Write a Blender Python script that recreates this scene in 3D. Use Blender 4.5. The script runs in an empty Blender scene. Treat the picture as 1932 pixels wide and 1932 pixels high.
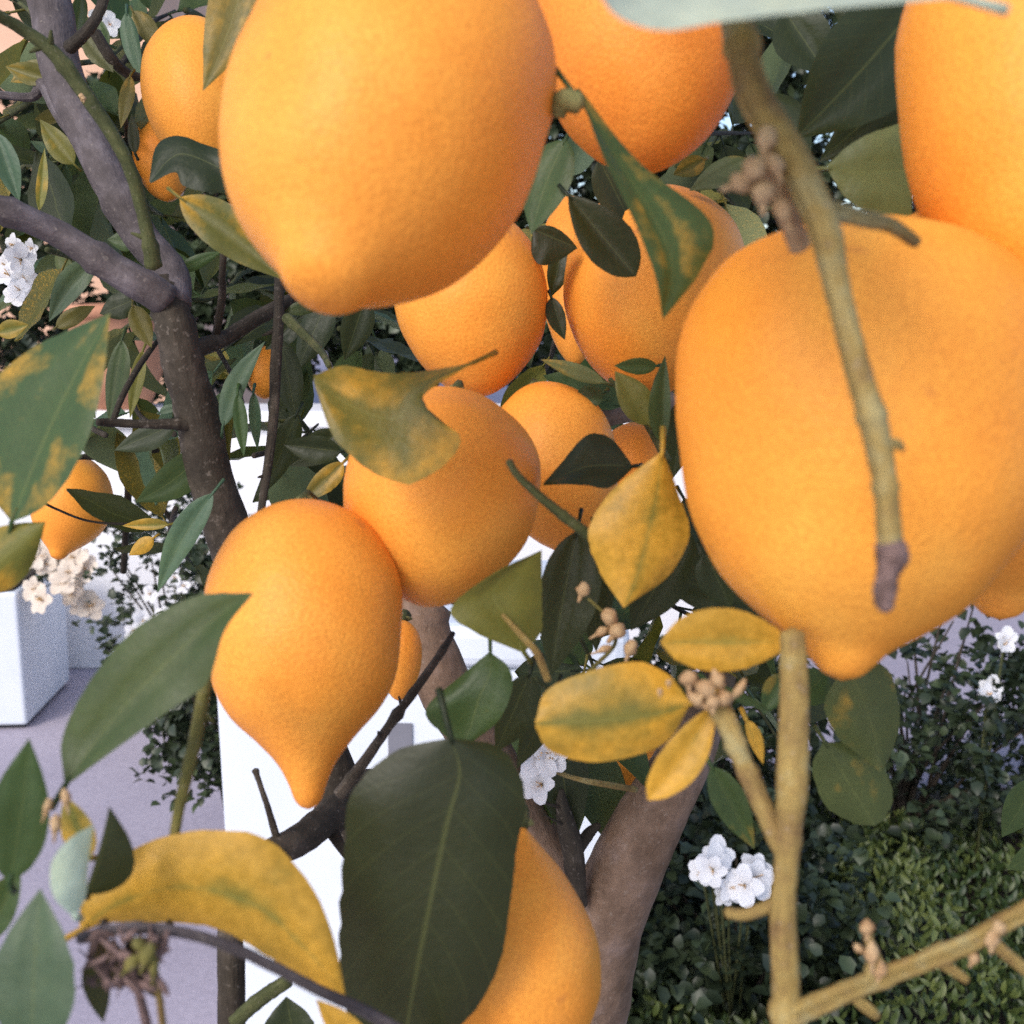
import bpy, bmesh, math, random
from mathutils import Vector, Matrix, noise, Quaternion

SC = bpy.context.scene
COL = SC.collection
R = random.Random(11)

# ---------------------------------------------------------------- camera
PITCH = math.radians(12)
CAM = Vector((0, 0, 1.45))
FW = Vector((0, math.cos(PITCH), -math.sin(PITCH)))
UP = Vector((0, math.sin(PITCH), math.cos(PITCH)))
RT = Vector((1, 0, 0))
W = 0.9326                      # picture width at 1 m
N = 1932.0
cam = bpy.data.cameras.new('camera')
cam.sensor_width = 36
cam.lens = 36 / W
cam.clip_start = 0.02
cam.clip_end = 400
cam.dof.use_dof = True
cam.dof.focus_distance = 0.62
cam.dof.aperture_fstop = 19
co = bpy.data.objects.new('camera', cam)
co.matrix_world = Matrix((RT, UP, -FW)).transposed().to_4x4()
co.location = CAM
COL.objects.link(co)
SC.camera = co

# ---------------------------------------------------------------- light
SUN_AZ, SUN_EL = math.radians(-148), math.radians(40)   # towards the sun, measured from +Y to +X
sdir = Vector((math.sin(SUN_AZ) * math.cos(SUN_EL), math.cos(SUN_AZ) * math.cos(SUN_EL), math.sin(SUN_EL)))
world = bpy.data.worlds.new('World')
SC.world = world
world.use_nodes = True
wn = world.node_tree.nodes
sky = wn.new('ShaderNodeTexSky')
sky.sky_type = 'NISHITA'
sky.sun_disc = False
sky.sun_elevation = SUN_EL
sky.sun_rotation = SUN_AZ
sky.dust_density = 2.0
sky.air_density = 0.8
world.node_tree.links.new(sky.outputs[0], wn['Background'].inputs[0])
wn['Background'].inputs[1].default_value = 0.15
sl = bpy.data.lights.new('sun', 'SUN')
sl.energy = 0.8
sl.angle = math.radians(16)
sl.color = (1.0, 0.955, 0.89)
so = bpy.data.objects.new('sun', sl)
so.rotation_euler = (-sdir).to_track_quat('-Z', 'Y').to_euler()
so.location = (-3, -2, 6)
COL.objects.link(so)
SC.view_settings.view_transform = 'Standard'
SC.view_settings.look = 'None'
SC.view_settings.gamma = 1
SC.view_settings.exposure = 0.88
SC.cycles.use_denoising = False
SC.cycles.use_adaptive_sampling = False
SC.cycles.max_bounces = 5
SC.cycles.diffuse_bounces = 3
SC.cycles.glossy_bounces = 2
SC.cycles.transmission_bounces = 3
SC.cycles.transparent_max_bounces = 8


# ---------------------------------------------------------------- helpers
def P(x, y, d):
    """point of the garden seen at (x, y) on a 1932 grid, d metres along the view axis"""
    return CAM + d * (FW + RT * ((x / N - .5) * W) + UP * ((.5 - y / N) * W))


def px(d):
    return d * W / N


def catmull(pts, n):
    pts = [Vector(p) for p in pts]
    if len(pts) == 2:
        return [pts[0].lerp(pts[1], i / n) for i in range(n + 1)]
    q = [pts[0] * 2 - pts[1]] + pts + [pts[-1] * 2 - pts[-2]]
    out = []
    m = len(pts) - 1
    for i in range(n + 1):
        f = i / n * m
        k = min(int(f), m - 1)
        t = f - k
        a, b, c, e = q[k], q[k + 1], q[k + 2], q[k + 3]
        out.append(.5 * ((2 * b) + (c - a) * t + (2 * a - 5 * b + 4 * c - e) * t * t + (3 * b - a - 3 * c + e) * t ** 3))
    return out


def mesh(name, verts, faces, mat, parent=None, uvs=None, smooth=True):
    me = bpy.data.meshes.new(name)
    me.from_pydata([tuple(v) for v in verts], [], faces)
    if uvs:
        ul = me.uv_layers.new(name='UVMap')
        for lp in me.loops:
            ul.data[lp.index].uv = uvs[lp.vertex_index]
    if smooth:
        me.shade_smooth()
    me.materials.append(mat)
    o = bpy.data.objects.new(name, me)
    COL.objects.link(o)
    if parent:
        o.parent = parent
    return o


def tag(o, label=None, cat=None, group=None, kind=None):
    for k, v in (('label', label), ('category', cat), ('group', group), ('kind', kind)):
        if v:
            o[k] = v
    return o


def empty(name, loc=(0, 0, 0)):
    o = bpy.data.objects.new(name, None)
    o.location = loc
    o.empty_display_size = .05
    COL.objects.link(o)
    return o


def centred(o):
    """move a mesh object's origin to its middle, the shape stays where it is"""
    c = sum((v.co for v in o.data.vertices), Vector()) / len(o.data.vertices)
    o.data.transform(Matrix.Translation(-c))
    o.location = c
    return o


class MB:
    def __init__(s):
        s.v, s.f, s.uv = [], [], []

    def add(s, v, f, uv=None):
        o = len(s.v)
        s.v += v
        s.f += [tuple(i + o for i in q) for q in f]
        s.uv += uv if uv else [(0.5, 0.5)] * len(v)

    def tube(s, pts, rad, sides=8, seed=0., rough=0.):
        v, f, uv = [], [], []
        n = len(pts)
        tan0 = (pts[1] - pts[0]).normalized()
        ref = Vector((0, 0, 1)) if abs(tan0.z) < .9 else Vector((1, 0, 0))
        a = tan0.cross(ref).normalized()
        L = 0
        for i, p in enumerate(pts):
            t = (pts[min(i + 1, n - 1)] - pts[max(i - 1, 0)]).normalized()
            a = (a - t * a.dot(t)).normalized()
            b = t.cross(a)
            if i:
                L += (p - pts[i - 1]).length
            r = rad[i] if isinstance(rad, list) else rad
            for k in range(sides):
                g = 2 * math.pi * k / sides
                dr = a * math.cos(g) + b * math.sin(g)
                rr = r
                if rough:
                    q = p + dr * r
                    rr *= 1 + rough * noise.noise(q / (r * 1.4) + Vector((seed, 0, 0))) + .5 * rough * noise.noise(q / (r * .5))
                v.append(p + dr * rr)
                uv.append((L, k / sides))
        for i in range(n - 1):
            for k in range(sides):
                f.append((i * sides + k, i * sides + (k + 1) % sides, (i + 1) * sides + (k + 1) % sides, (i + 1) * sides + k))
        for e, i in ((0, 0), (1, n - 1)):
            c = len(v)
            t = (pts[1] - pts[0]).normalized() if e == 0 else (pts[-1] - pts[-2]).normalized()
            r = rad[i] if isinstance(rad, list) else rad
            v.append(pts[i] + t * (r * (.5 if e else -.5)))
            uv.append((L * e, .5))
            for k in range(sides):
                q = (i * sides + k, i * sides + (k + 1) % sides, c)
                f.append(q if e else q[::-1])
        s.add(v, f, uv)

    def blob(s, c, axis, ln, r, seg=10, rings=7, tip=.0, seed=0.):
        axis = axis.normalized()
        a = axis.orthogonal().normalized()
        b = axis.cross(a)
        v, f = [], []
        for i in range(rings + 1):
            t = i / rings
            rr = math.sin(math.pi * t) ** .75 * r * (1 - tip * t)
            for k in range(seg):
                g = 2 * math.pi * k / seg
                q = c + axis * ((t - .5) * ln) + (a * math.cos(g) + b * math.sin(g)) * (rr + 1e-6)
                q += (q - c) * (.38 * noise.noise(q * (1.2 / r) + Vector((seed, 3, 1))))
                v.append(q)
        for i in range(rings):
            for k in range(seg):
                f.append((i * seg + k, i * seg + (k + 1) % seg, (i + 1) * seg + (k + 1) % seg, (i + 1) * seg + k))
        s.add(v, f)

    def box(s, x0, x1, y0, y1, z0, z1, M=None):
        v = [Vector((x, y, z)) for z in (z0, z1) for y in (y0, y1) for x in (x0, x1)]
        if M:
            v = [M @ q for q in v]
        s.add(v, [(0, 2, 3, 1), (4, 5, 7, 6), (0, 1, 5, 4), (2, 6, 7, 3), (0, 4, 6, 2), (1, 3, 7, 5)])

    def build(s, name, mat, parent=None, smooth=True):
        return mesh(name, s.v, s.f, mat, parent, s.uv, smooth)


def bevel(o, w, seg=3):
    m = o.modifiers.new('bevel', 'BEVEL')
    m.width = w
    m.segments = seg
    m.limit_method = 'ANGLE'
    return o


# ---------------------------------------------------------------- materials
def newmat(name):
    m = bpy.data.materials.new(name)
    m.use_nodes = True
    return m, m.node_tree, m.node_tree.nodes['Principled BSDF']


def nd(nt, t, **kw):
    n = nt.nodes.new(t)
    for k, v in kw.items():
        setattr(n, k, v)
    return n


def ramp(nt, fac, stops):
    r = nd(nt, 'ShaderNodeValToRGB')
    el = r.color_ramp.elements
    while len(el) < len(stops):
        el.new(.5)
    for e, (p, c) in zip(el, stops):
        e.position = p
        e.color = tuple(c) + (1,) if len(c) == 3 else c
    nt.links.new(fac, r.inputs[0])
    return r.outputs[0]


def mixc(nt, fac, a, b, mode='MIX'):
    m = nd(nt, 'ShaderNodeMix', data_type='RGBA', blend_type=mode)
    for s, v in ((0, fac), (6, a), (7, b)):
        if hasattr(v, 'is_output'):
            nt.links.new(v, m.inputs[s])
        elif s == 0:
            m.inputs[0].default_value = v
        else:
            m.inputs[s].default_value = tuple(v) + (1,)
    return m.outputs[2]


def noi(nt, co_, scale, detail=3, rough=.55, seed=None):
    n = nd(nt, 'ShaderNodeTexNoise')
    n.inputs['Scale'].default_value = scale
    n.inputs['Detail'].default_value = detail
    n.inputs['Roughness'].default_value = rough
    nt.links.new(co_, n.inputs['Vector'])
    return n.outputs[0]


def mth(nt, op, a, b=None, c=None, clamp=False):
    m = nd(nt, 'ShaderNodeMath', operation=op)
    m.use_clamp = clamp
    for i, v in enumerate((a, b, c)):
        if v is None:
            continue
        if hasattr(v, 'is_output'):
            nt.links.new(v, m.inputs[i])
        else:
            m.inputs[i].default_value = v
    return m.outputs[0]


def bump(nt, bsdf, h, strength, dist):
    b = nd(nt, 'ShaderNodeBump')
    b.inputs['Strength'].default_value = strength
    b.inputs['Distance'].default_value = dist
    nt.links.new(h, b.inputs['Height'])
    nt.links.new(b.outputs[0], bsdf.inputs['Normal'])


def lemon_mat():
    m, nt, b = newmat('lemon_peel')
    tc = nd(nt, 'ShaderNodeTexCoord').outputs['Object']
    oi = nd(nt, 'ShaderNodeObjectInfo')
    off = nd(nt, 'ShaderNodeVectorMath', operation='ADD')
    nt.links.new(tc, off.inputs[0])
    nt.links.new(oi.outputs['Random'], off.inputs[1])
    v = off.outputs[0]
    big = noi(nt, v, 22, 3)
    c = ramp(nt, big, [(.3, (.88, .30, .036)), (.55, (.90, .35, .048)), (.75, (.91, .41, .066))])
    fine = noi(nt, v, 950, 1)
    c = mixc(nt, .55, c, ramp(nt, fine, [(.28, (.70, .62, .55)), (.72, (1.05, 1.05, 1.0))]), 'MULTIPLY')
    sp = noi(nt, v, 75, 2)
    c = mixc(nt, ramp(nt, sp, [(.70, (0, 0, 0)), (.78, (.55, .55, .55))]), c, (.50, .17, .04))
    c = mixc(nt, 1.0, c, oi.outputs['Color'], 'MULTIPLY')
    nt.links.new(c, b.inputs['Base Color'])
    b.inputs['Roughness'].default_value = .50
    b.inputs['Specular IOR Level'].default_value = .24
    vo = nd(nt, 'ShaderNodeTexVoronoi', feature='F1')
    vo.inputs['Scale'].default_value = 620
    nt.links.new(v, vo.inputs['Vector'])
    h = mth(nt, 'ADD', mth(nt, 'MULTIPLY', vo.outputs['Distance'], .35), mth(nt, 'MULTIPLY', noi(nt, v, 120, 2), .45))
    bump(nt, b, h, .42, .0008)
    return m


def leaf_mat(name='leaf_blade', vein=1.0):
    """colour = object colour; alpha = how far the blade has yellowed"""
    m, nt, b = newmat(name)
    uv = nd(nt, 'ShaderNodeUVMap').outputs[0]
    sx = nd(nt, 'ShaderNodeSeparateXYZ')
    nt.links.new(uv, sx.inputs[0])
    u, vv = sx.outputs[0], sx.outputs[1]
    oi = nd(nt, 'ShaderNodeObjectInfo')
    av = mth(nt, 'ABSOLUTE', mth(nt, 'SUBTRACT', vv, .5))
    tc = nd(nt, 'ShaderNodeTexCoord').outputs['Object']
    off = nd(nt, 'ShaderNodeVectorMath', operation='ADD')
    nt.links.new(tc, off.inputs[0])
    nt.links.new(oi.outputs['Random'], off.inputs[1])
    n1 = noi(nt, off.outputs[0], 55, 4, .6)
    n2 = noi(nt, off.outputs[0], 420, 3, .6)
    col = oi.outputs['Color']
    # yellowing between the veins, green left along the midrib
    keep = mth(nt, 'MULTIPLY', mth(nt, 'SUBTRACT', .16, av), 2.2, clamp=True)
    ye = mth(nt, 'SUBTRACT', mth(nt, 'ADD', oi.outputs['Alpha'], mth(nt, 'MULTIPLY', mth(nt, 'SUBTRACT', n1, .5), 1.3)), keep)
    yf = mth(nt, 'MULTIPLY', mth(nt, 'SUBTRACT', ye, .32), 2.4, clamp=True)
    col = mixc(nt, yf, col, ramp(nt, n2, [(.3, (.52, .285, .030)), (.7, (.62, .345, .045))]))
    col = mixc(nt, .5, col, ramp(nt, n2, [(.3, (.74, .75, .72)), (.7, (1.08, 1.07, 1.05))]), 'MULTIPLY')
    col = mixc(nt, .75, col, ramp(nt, n1, [(.25, (.68, .74, .78)), (.5, (.95, .96, .95)), (.75, (1.3, 1.2, .95))]), 'MULTIPLY')
    # veins
    mid = mth(nt, 'MULTIPLY', mth(nt, 'SUBTRACT', .022, av), 55, clamp=True)
    w = mth(nt, 'SINE', mth(nt, 'MULTIPLY', mth(nt, 'SUBTRACT', mth(nt, 'MULTIPLY', u, 9.0), mth(nt, 'MULTIPLY', av, 5.0)), 6.283))
    side = mth(nt, 'MULTIPLY', mth(nt, 'SUBTRACT', w, .90), 6, clamp=True)
    vn = mth(nt, 'MAXIMUM', mth(nt, 'MULTIPLY', mid, .20 * vein), mth(nt, 'MULTIPLY', side, .07 * vein))
    col = mixc(nt, vn, col, (.22, .24, .07))
    # paler, duller underside
    geo = nd(nt, 'ShaderNodeNewGeometry')
    under = mixc(nt, .45, col, (.22, .27, .15))
    full = mixc(nt, geo.outputs['Backfacing'], col, under)
    nt.links.new(full, b.inputs['Base Color'])
    rg = mth(nt, 'ADD', mth(nt, 'MULTIPLY', geo.outputs['Backfacing'], .18), .42)
    nt.links.new(rg, b.inputs['Roughness'])
    b.inputs['Specular IOR Level'].default_value = .30
    tr = nd(nt, 'ShaderNodeBsdfTranslucent')
    tcol = mixc(nt, .5, full, (.30, .30, .03))
    nt.links.new(tcol, tr.inputs[0])
    mx = nd(nt, 'ShaderNodeMixShader')
    mx.inputs[0].default_value = .26
    nt.links.new(b.outputs[0], mx.inputs[1])
    nt.links.new(tr.outputs[0], mx.inputs[2])
    nt.links.new(mx.outputs[0], nt.nodes['Material Output'].inputs[0])
    hh = mth(nt, 'ADD', mth(nt, 'MULTIPLY', vn, -.6), n2)
    bump(nt, b, hh, .35, .0006)
    return m


def bark_mat(name, a, c, e, sc=1., green=None):
    m, nt, b = newmat(name)
    tc = nd(nt, 'ShaderNodeTexCoord').outputs['Object']
    uv = nd(nt, 'ShaderNodeUVMap').outputs[0]
    mp = nd(nt, 'ShaderNodeMapping')
    mp.inputs['Scale'].default_value = (60 * sc, 9, 1)
    nt.links.new(uv, mp.inputs[0])
    n1 = noi(nt, tc, 45 * sc, 5, .65)
    n2 = noi(nt, mp.outputs[0], 1.0, 4, .7)
    col = ramp(nt, n1, [(.3, a), (.52, c), (.72, e)])
    col = mixc(nt, .6, col, ramp(nt, n2, [(.3, (.45, .43, .42)), (.65, (1.05, 1.03, 1.0))]), 'MULTIPLY')
    fl = noi(nt, tc, 420 * sc, 2)
    col = mixc(nt, ramp(nt, fl, [(.62, (0, 0, 0)), (.72, (.2, .2, .2))]), col, (.42, .36, .30))
    nt.links.new(col, b.inputs['Base Color'])
    b.inputs['Roughness'].default_value = .75
    b.inputs['Specular IOR Level'].default_value = .3
    bump(nt, b, mth(nt, 'ADD', n2, mth(nt, 'MULTIPLY', n1, 1.2)), .7, .002 / sc)
    return m


def plain(name, col, col2=None, scale=30., rough=.6, bmp=.0, bd=.002, spec=.3, trans=0.):
    m, nt, b = newmat(name)
    tc = nd(nt, 'ShaderNodeTexCoord').outputs['Object']
    n1 = noi(nt, tc, scale, 5, .62)
    c = ramp(nt, n1, [(.3, col), (.7, col2 or tuple(min(1, x * 1.15) for x in col))])
    nt.links.new(c, b.inputs['Base Color'])
    b.inputs['Roughness'].default_value = rough
    b.inputs['Specular IOR Level'].default_value = spec
    if bmp:
        bump(nt, b, noi(nt, tc, scale * 6, 4), bmp, bd)
    if trans:
        tr = nd(nt, 'ShaderNodeBsdfTranslucent')
        nt.links.new(c, tr.inputs[0])
        mx = nd(nt, 'ShaderNodeMixShader')
        mx.inputs[0].default_value = trans
        nt.links.new(b.outputs[0], mx.inputs[1])
        nt.links.new(tr.outputs[0], mx.inputs[2])
        nt.links.new(mx.outputs[0], nt.nodes['Material Output'].inputs[0])
    return m


M_LEMON = lemon_mat()
M_LEAF = leaf_mat()
M_BARK = bark_mat('grey_bark', (.055, .044, .042), (.11, .092, .094), (.20, .175, .19))
M_BROWN = bark_mat('brown_bark', (.135, .084, .052), (.22, .145, .100), (.29, .21, .175))
M_DARK = bark_mat('dark_bark', (.026, .020, .013), (.048, .038, .026), (.10, .080, .062))  # darker bark copy, with the leaning trunk's shade put into its colour
M_GREEN = bark_mat('green_twig', (.045, .055, .018), (.075, .085, .028), (.13, .125, .05), 2)
M_OLIVE = bark_mat('olive_twig', (.17, .095, .04), (.33, .23, .07), (.36, .33, .17), 1.5)
M_LIME = bark_mat('lime_twig', (.09, .085, .022), (.16, .145, .035), (.24, .20, .06), 2)
M_DEAD = plain('dead_twig', (.07, .042, .034), (.26, .17, .15), 300, .85, .5)
M_BUD = plain('bud', (.36, .20, .09), (.56, .40, .22), 260, .6, .2, trans=.15)
M_CALYX = plain('calyx', (.16, .16, .05), (.25, .22, .08), 300, .7, .3)
M_CREAM = plain('cream_petal', (.74, .62, .50), (.82, .74, .64), 60, .55, trans=.3)
M_PETAL = plain('petal', (.80, .80, .82), (.86, .86, .88), 200, .55, trans=.3)
M_STAMEN = plain('stamen', (.55, .32, .12), (.6, .4, .2), 200, .6)
M_WHITE = plain('white_paint', (.64, .69, .76), (.70, .74, .80), 7, .5, .15)
M_WALL = plain('white_render', (.74, .74, .76), (.84, .84, .85), 3, .8, .4, .004)
M_PEACH = plain('peach_render', (.66, .40, .27), (.74, .48, .34), 3, .85, .4, .004)
M_TERRA = plain('terracotta', (.42, .19, .11), (.52, .27, .17), 14, .8, .3)
M_SLOT = plain('grey_plastic', (.16, .16, .19), (.2, .2, .23), 20, .6)
M_SHADE = plain('foot_shade', (.03, .03, .035), None, 20, .8)  # near-black colour that paints the shadow gap below the planter


def patio_mat():
    m, nt, b = newmat('patio_stone')
    tc = nd(nt, 'ShaderNodeTexCoord').outputs['Object']
    n1 = noi(nt, tc, 2.2, 6, .65)
    n2 = noi(nt, tc, 55, 4, .7)
    c = ramp(nt, n1, [(.3, (.34, .31, .38)), (.7, (.42, .385, .455))])
    c = mixc(nt, .5, c, ramp(nt, n2, [(.3, (.72, .70, .70)), (.7, (1.08, 1.06, 1.05))]), 'MULTIPLY')
    nt.links.new(c, b.inputs['Base Color'])
    b.inputs['Roughness'].default_value = .85
    bump(nt, b, n2, .5, .004)
    return m


M_PATIO = patio_mat()
M_SOIL = plain('soil', (.030, .024, .018), (.07, .055, .04), 40, .95, .8, .02)


def foliage_mat(name, a, c, e):
    """small leaves: colour from a random value stored per leaf in the UV map"""
    m, nt, b = newmat(name)
    uv = nd(nt, 'ShaderNodeUVMap').outputs[0]
    sx = nd(nt, 'ShaderNodeSeparateXYZ')
    nt.links.new(uv, sx.inputs[0])
    col = ramp(nt, sx.outputs[0], [(0, a), (.55, c), (1, e)])
    nt.links.new(col, b.inputs['Base Color'])
    b.inputs['Roughness'].default_value = .42
    tr = nd(nt, 'ShaderNodeBsdfTranslucent')
    nt.links.new(col, tr.inputs[0])
    mx = nd(nt, 'ShaderNodeMixShader')
    mx.inputs[0].default_value = .2
    nt.links.new(b.outputs[0], mx.inputs[1])
    nt.links.new(tr.outputs[0], mx.inputs[2])
    nt.links.new(mx.outputs[0], nt.nodes['Material Output'].inputs[0])
    return m


F_DARK = foliage_mat('shrub_leaf_dark', (.018, .028, .014), (.035, .05, .024), (.07, .10, .045))
F_MID = foliage_mat('shrub_leaf_mid', (.03, .05, .018), (.055, .09, .03), (.14, .17, .05))
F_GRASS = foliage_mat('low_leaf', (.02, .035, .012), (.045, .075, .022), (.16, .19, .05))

# ---------------------------------------------------------------- setting
g = MB()
g.add([Vector((-60, -20, 0)), Vector((60, -20, 0)), Vector((60, 120, 0)), Vector((-60, 120, 0))], [(0, 1, 2, 3)])
tag(g.build('patio', M_PATIO, smooth=False), kind='structure')

# soil bed, gently mounded
bedv, bedf = [], []
NX, NY = 40, 40
for j in range(NY + 1):
    for i in range(NX + 1):
        x = .02 + 3.6 * i / NX
        y = .2 + 2.75 * j / NY
        e = min(i, NX - i, 6) / 6 * min(j, NY - j, 6) / 6
        bedv.append(Vector((x, y, .006 + e * .05 + e * .03 * noise.noise(Vector((x * 5, y * 5, 0))))))
for j in range(NY):
    for i in range(NX):
        q = j * (NX + 1) + i
        bedf.append((q, q + 1, q + NX + 2, q + NX + 1))
tag(mesh('garden_bed', bedv, bedf, M_SOIL), kind='structure')

# white garden wall with coping
gw = empty('garden_wall', (-1.2, 3.95, 0))
b = MB(); b.box(-3.6, 2.05, 0, .2, 0, .92)
bevel(b.build('wall', M_WALL, gw, False), .01)
for k in range(8):
    b = MB(); x = -3.62 + k * .71
    b.box(x + .003, x + .707, -.03, .23, .9235, .985)
    bevel(b.build('coping_stone', M_WALL, gw, False), .008)
tag(gw, 'low white rendered garden wall with flat coping stones across the patio', 'wall')

# peach house
hs = empty('house', (-5.2, 7.5, 0))
b = MB(); b.box(-5, 2.9, 0, 5, 0, 5.6); b.build('wall', M_PEACH, hs, False)
rf = MB()
for i in range(12):
    rf.box(-5.2 + i * .69, -5.2 + i * .69 + .675, -.35, 5.3, 5.604, 5.68)
b_ = rf.build('roof', M_TERRA, hs, False)
tag(b_, kind='stuff')
for wx in (-3.2, 1.2):
    b = MB()
    for (x0, x1, z0, z1) in ((wx - .5, wx + .5, 2.9, 3.0), (wx - .5, wx + .5, 4.0, 4.1), (wx - .5, wx - .4, 3.0, 4.0), (wx + .4, wx + .5, 3.0, 4.0)):
        b.box(x0, x1, -.06, .1, z0, z1)
    wf = b.build('window_frame', M_WHITE, hs, False)
    b = MB(); b.box(wx - .399, wx + .399, -.02, .02, 3.001, 3.999)
    b.build('pane', M_SLOT, wf, False)
tag(hs, 'peach rendered house with white framed windows beyond the garden wall', 'house')

# terracotta jar on the wall
def lathe(prof, seg=28):
    v, f = [], []
    for (r, z) in prof:
        for k in range(seg):
            a = 2 * math.pi * k / seg
            v.append(Vector((r * math.cos(a), r * math.sin(a), z)))
    for i in range(len(prof) - 1):
        for k in range(seg):
            f.append((i * seg + k, i * seg + (k + 1) % seg, (i + 1) * seg + (k + 1) % seg, (i + 1) * seg + k))
    return v, f

p = P(247, 742, 4.15)
v, f = lathe([(.0, 0), (.10, 0), (.15, .12), (.17, .25), (.155, .33), (.175, .335), (.175, .375), (.15, .375), (.145, .34), (0, .32)])
j = mesh('terracotta_jar', v, f, M_TERRA)
j.location = (p.x, 4.05, .985)
tag(j, 'rounded terracotta jar standing on the white garden wall', 'jar')

# square white planter on the patio
pl = empty('square_planter', (0, 0, 0))
c0 = P(57, 1384, 3.60); c0.z = 0
ang = math.radians(3)
pl.location = c0
pl.rotation_euler = (0, 0, ang)
b = MB()
S, Hh = .44, .47
# near corner at the origin; the two visible faces run along +x and +y
def frustum(b, x0, x1, y0, y1, z0, z1, g0):
    v = [Vector((x0 + g0, y0 + g0, z0)), Vector((x1 - g0, y0 + g0, z0)), Vector((x1 - g0, y1 - g0, z0)), Vector((x0 + g0, y1 - g0, z0)),
         Vector((x0, y0, z1)), Vector((x1, y0, z1)), Vector((x1, y1, z1)), Vector((x0, y1, z1))]
    b.add(v, [(3, 2, 1, 0), (4, 5, 6, 7), (0, 1, 5, 4), (1, 2, 6, 5), (2, 3, 7, 6), (3, 0, 4, 7)])
frustum(b, -S, 0, 0, S, .014, Hh, .012)
body = bevel(b.build('body', M_WHITE, pl, False), .012)
b = MB(); b.box(.03 - S, -.03, .03, S - .03, 0, .0135); b.build('foot', M_SHADE, pl, False)  # dark slab drawn in for the shadow gap under the planter
b = MB(); b.box(.02 - S, -.02, .02, S - .02, Hh + .001, Hh + .012); b.build('soil', M_SOIL, pl, False)
tag(pl, 'square white planter standing on the patio with pale flowers on top', 'planter')

# white storage box behind the tree
sb = empty('storage_box', (0, 0, 0))
q = P(407, 1340, 1.80)
sb.location = (q.x, q.y, 0)
sb.rotation_euler = (0, 0, math.radians(-4))
BW, BD, BH = .66, .42, .84
b = MB(); b.box(0, BW, 0, BD, .02, BH); bevel(b.build('body', M_WHITE, sb, False), .012)
b = MB(); b.box(-.012, BW + .012, -.014, BD + .01, BH + .003, BH + .075); bevel(b.build('lid', M_WHITE, sb, False), .02)
b = MB()
b.box(.285, .325, -.004, .003, .675, .745)
b.build('handle_slot', M_SLOT, sb, False)
for x in (.37, .38):
    v, f = lathe([(0, .004), (.0035, .004), (.004, 0)], 10)
    o = mesh('bolt', v, f, M_SLOT, sb); o.location = (x, -.0005, .765); o.rotation_euler = (math.pi / 2, 0, 0)
for x in (.03, BW - .09):
    for y in (.03, BD - .09):
        b = MB(); b.box(x, x + .06, y, y + .06, 0, .0195); b.build('foot', M_SHADE, sb, False)
tag(sb, 'large white garden storage box with a small grey handle slot behind the lemon branches', 'storage box')


# ---------------------------------------------------------------- lemon tree
tree = empty('lemon_tree', P(1105, 2500, .95))
tree.location.z = 0.05
tag(tree, 'lemon tree with grey branches, glossy green and yellowing leaves and thorny twigs', 'tree')
TO = tree.location.copy()


def kid(o, parent):
    o.parent = parent
    o.matrix_parent_inverse = Matrix.Identity(4)
    return o


def branch(pts, mat=M_BARK, name='branch', n=None, rough=.10, sides=12, knots=0, stubs=0, wob=.3):
    """pts: (x, y, d, width in grid pixels)"""
    w4 = [Vector((*P(x, y, d), w * px(d) / 2)) if False else (P(x, y, d), w * px(d) / 2) for (x, y, d, w) in pts]
    n = n or max(8, len(pts) * 7)
    cs = catmull([q[0] for q in w4], n)
    rs = [v.x for v in catmull([Vector((q[1], 0, 0)) for q in w4], n)]
    seed = R.random() * 90
    for i, c in enumerate(cs):
        r = rs[i]
        cs[i] = c + Vector((noise.noise(c * 30 + Vector((seed, 0, 0))), 0, noise.noise(c * 30 + Vector((0, seed, 0))))) * r * wob
    for _ in range(knots):
        k = R.randrange(2, n - 1)
        rs[k] *= 1.22
        rs[k - 1] *= 1.08
    b = MB()
    b.tube(cs, rs, sides, seed, rough)
    for _ in range(stubs):
        k = R.randrange(2, n - 1)
        t = (cs[k + 1] - cs[k]).normalized()
        s_ = t.cross(Vector((R.gauss(0, 1), R.gauss(0, 1), R.gauss(0, 1)))).normalized()
        s_ = (s_ + t * .5).normalized()
        e = cs[k] + s_ * rs[k] * R.uniform(2.0, 3.2)
        b.tube([cs[k], cs[k].lerp(e, .6), e], [rs[k] * .6, rs[k] * .38, rs[k] * .18], 6)
    b.v = [v - TO for v in b.v]
    o = b.build(name, mat, tree)
    return o


# main wood
B_low = branch([(1105, 2560, .95, 160), (1100, 2150, .72, 165), (1105, 1932, .60, 158), (1135, 1750, .57, 150), (1205, 1580, .55, 135), (1290, 1430, .55, 105), (1350, 1300, .60, 80), (1390, 1150, .66, 55)], M_BROWN, n=64, sides=20, knots=0, rough=.025, wob=.12)
B_mid = branch([(1112, 1840, .585, 110), (1072, 1690, .57, 90), (1000, 1570, .56, 96), (920, 1450, .55, 100), (850, 1310, .54, 105), (805, 1180, .54, 100), (790, 1060, .55, 88), (850, 900, .58, 70), (1000, 830, .62, 62), (1140, 775, .66, 62), (1260, 760, .7, 50)], M_BROWN, n=60, sides=14, knots=2)
B_left = branch([(1085, 1900, .58, 100), (900, 1760, .58, 96), (690, 1580, .56, 92), (560, 1330, .54, 92), (470, 1100, .53, 92), (412, 960, .52, 86), (372, 800, .51, 84), (342, 660, .50, 78), (318, 585, .50, 72), (300, 530, .502, 52)], M_DARK, n=70, sides=14, knots=3)
B_up = branch([(322, 575, .50, 70), (318, 510, .51, 62), (255, 430, .52, 68), (190, 310, .53, 72), (130, 160, .54, 76), (95, 20, .55, 78), (60, -160, .56, 80), (30, -380, .58, 70), (60, -600, .6, 50)], M_BARK, n=44, sides=14, knots=2, rough=.05)
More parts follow.
